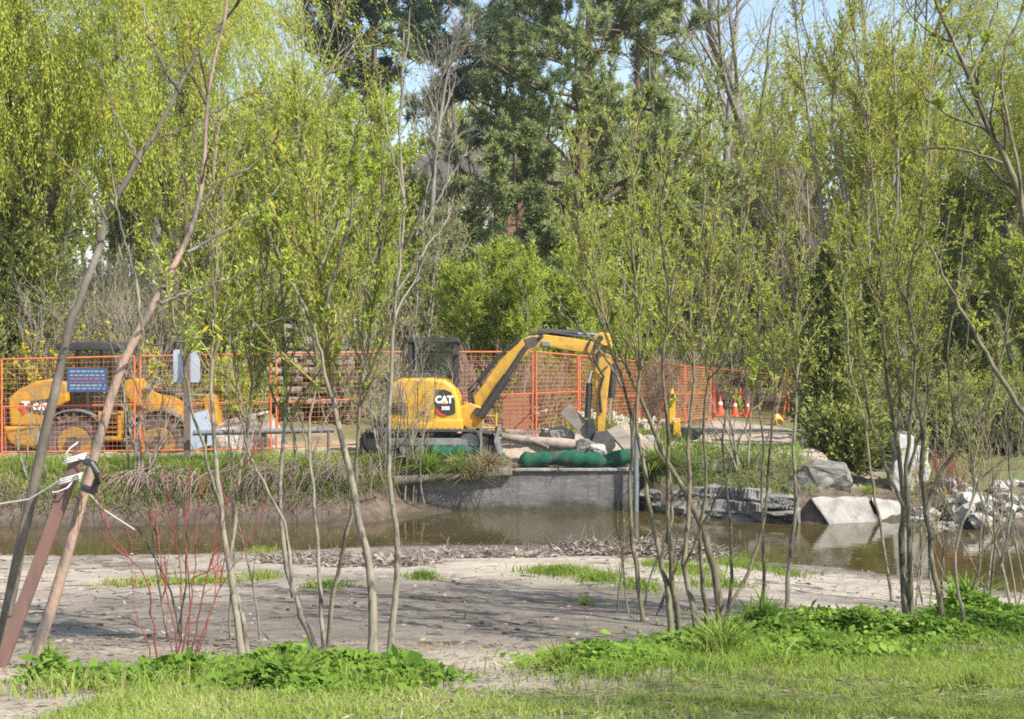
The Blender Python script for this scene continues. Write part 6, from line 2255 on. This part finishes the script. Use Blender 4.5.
# ---------------------------------------------------------------- brush and debris on the sand spit
def brush(px, py, rx, ry, n, h, label, seed, mt='debris'):
    rs = np.random.RandomState(seed)
    c = G(px, py)
    k = c.y / F_PX
    a, r = rs.uniform(0, 6.28, n), np.sqrt(rs.uniform(0, 1, n))
    x, y = np.cos(a) * r * rx * k, np.sin(a) * r * ry
    z = H(x + c.x, y + c.y) - c.z + rs.uniform(0, 1, n) * h * .65 * (1 - r ** 2) + .01
    d = unit(np.stack([rs.normal(0, 1, n), rs.normal(0, .7, n), rs.normal(0, .10, n)], -1))
    q = grow(rs, np.stack([x, y, z], -1), d, rs.uniform(.15, .6, n), 5, .12, UP, 0)
    o = wood_obj('brush_pile', [tubes(q, taper(n, 5, rs.uniform(.004, .012, n), .003), 4)], M['debris_tw'], None)
    o.location = c
    tag(o, label, 'brush pile', 'heaps of washed-up twigs on the sand spit')
    # matted dead leaves between the twigs
    m = n * 3
    a, r = rs.uniform(0, 6.28, m), np.sqrt(rs.uniform(0, 1, m))
    x, y = np.cos(a) * r * rx * k * 1.1, np.sin(a) * r * ry * 1.1
    z = H(x + c.x, y + c.y) - c.z + rs.uniform(0, .7, m) * h * np.clip(1 - r ** 2, 0, 1) + .008
    d = unit(np.stack([rs.normal(0, 1, m), rs.normal(0, 1, m), rs.normal(0, .3, m)], -1))
    leaf_obj('dead_leaves', [rhombs(rs, np.stack([x, y, z], -1), d, .10, .04)], M['debris'], o, rs)


M['debris_tw'] = twig_mat("debris_twigs", (.235, .195, .165), (.12, .098, .082))
brush(375, 562, 60, .8, 420, .13, 'flat heap of dark washed-up twigs on the sand in front of the bare dirt slope', 351)
brush(300, 560, 45, .6, 220, .10, 'thin scatter of washed-up twigs on the sand at the left', 354)
brush(480, 556, 70, .7, 420, .12, 'low wide mat of twigs at the water edge in the middle', 352)
brush(665, 553, 60, .9, 620, .26, 'thick heap of brown twigs by the water behind the middle willow clump', 353)
brush(585, 552, 40, .6, 280, .16, 'small mat of twigs between the middle mat and the thick heap', 355)

# loose litter on the sand
rs = np.random.RandomState(360)
x, y = scatter(rs, 3800, -9, 7, 10.8, 23.5)
z = H(x, y) + .012
keep = (z > .03) & (rs.uniform(size=len(x)) < .25 + .75 * sstep(-.1, .5, bump(x * 1.3 + 4, y * 1.3)))
x, y, z = x[keep], y[keep], z[keep]
d = unit(np.stack([rs.normal(size=len(x)), rs.normal(size=len(x)), rs.normal(0, .15, len(x))], -1))
tag(leaf_obj('litter', [rhombs(rs, np.stack([x, y, z], -1), d, .05, .022, .6)], M['debris'], None, rs), kind='stuff')
n = 1500
x, y = scatter(rs, n, -9, 7, 10.6, 23.5)
keep = (H(x, y) > .03) & (rs.uniform(size=n) < .2 + .8 * sstep(-.1, .6, bump(x * .9 + 2, y * 1.1)))
x, y = x[keep], y[keep]
d = unit(np.stack([rs.normal(size=len(x)), rs.normal(size=len(x)), np.zeros(len(x))], -1))
q = grow(rs, np.stack([x, y, H(x, y) + .008], -1), d, rs.uniform(.06, .45, len(x)), 5, .10, UP, 0)
q[:, :, 2] = H(q[:, :, 0], q[:, :, 1]) + .008
tag(wood_obj('fallen_twigs', [tubes(q, taper(len(q), 5, rs.uniform(.003, .007, len(q)), .002), 4)], M['twig_dark'], None), kind='stuff')
# clods of dark mud
o = None
rs = np.random.RandomState(361)
VV = []
mb = bmesh.new()
for _ in range(34):
    px, py = rs.uniform(420, 560), rs.uniform(590, 655)
    c = G(px, py)
    s = rs.uniform(.02, .055)
    r_ = bmesh.ops.create_icosphere(mb, subdivisions=2, radius=1, matrix=Matrix.Translation(c) @ Matrix.Diagonal((s * 1.6, s, s * .35, 1)))
    for v in r_['verts']:
        v.co += Vector(rs.normal(0, s * .12, 3))
me = bpy.data.meshes.new('mud_clods')
mb.to_mesh(me)
mb.free()
M['mudclod'] = mat("mud_clod", (.10, .085, .07), (.06, .05, .042), 8, .95)
tag(link_mesh('mud_clods', me, M['mudclod']), kind='stuff')

rs = np.random.RandomState(362)
x, y = scatter(rs, 1500, -11, 12, 19.5, 29.3)
keep = (H(x, y) < -.02) & (rs.uniform(size=len(x)) < sstep(-.1, .6, bump(x * .8, y * 1.6)))
x, y = x[keep], y[keep]
d = unit(np.stack([rs.normal(size=len(x)), rs.normal(size=len(x)), np.zeros(len(x))], -1))
s_ = np.stack([-d[:, 1], d[:, 0], np.zeros(len(x))], -1)
st = np.stack([x, y, np.full(len(x), .005)], -1)
lw = rs.uniform(.02, .06, (len(x), 1))
V = np.stack([st, st + d * lw + s_ * lw * .4, st + d * lw * 2, st + d * lw - s_ * lw * .4], 1).reshape(-1, 3)
tag(leaf_obj('floating_leaves', [(V, np.arange(len(V)).reshape(-1, 4))], M['litter'], None, rs), kind='stuff')
# a few floating and drowned bits in the stream
lg = MB().tube([P(868, 533, 25.9), P(905, 536, 25.6), P(925, 536, 25.5)], [.03, .05, .03], 8).build('branch', M['wood_grey'], None, smooth=True)
tag(lg, 'dead branch lying in the water below the riprap', 'branch')
hz = MB().tube([P(18, 509, 27.6), P(32, 512, 27.2), P(48, 518, 26.9), P(70, 520, 26.95)], .05, 10).build('hose', M['hose'], None, smooth=True)
tag(hz, 'black hose end lying at the foot of the left bank', 'hose')


# ---------------------------------------------------------------- thin spring haze between the near bank and the far trees
def haze():
    m, N, L, out = nodes("haze")
    v = N.new("ShaderNodeVolumePrincipled")
    v.inputs['Color'].default_value = (.93, .95, 1.0, 1)
    v.inputs['Density'].default_value = HAZE
    v.inputs['Anisotropy'].default_value = .25
    L.new(v.outputs[0], out.inputs['Volume'])
    o = MB().box((0, 185, 24), (640, 440, 54)).build('haze', m)
    tag(o, kind='stuff')


HAZE = 0.0004
haze()
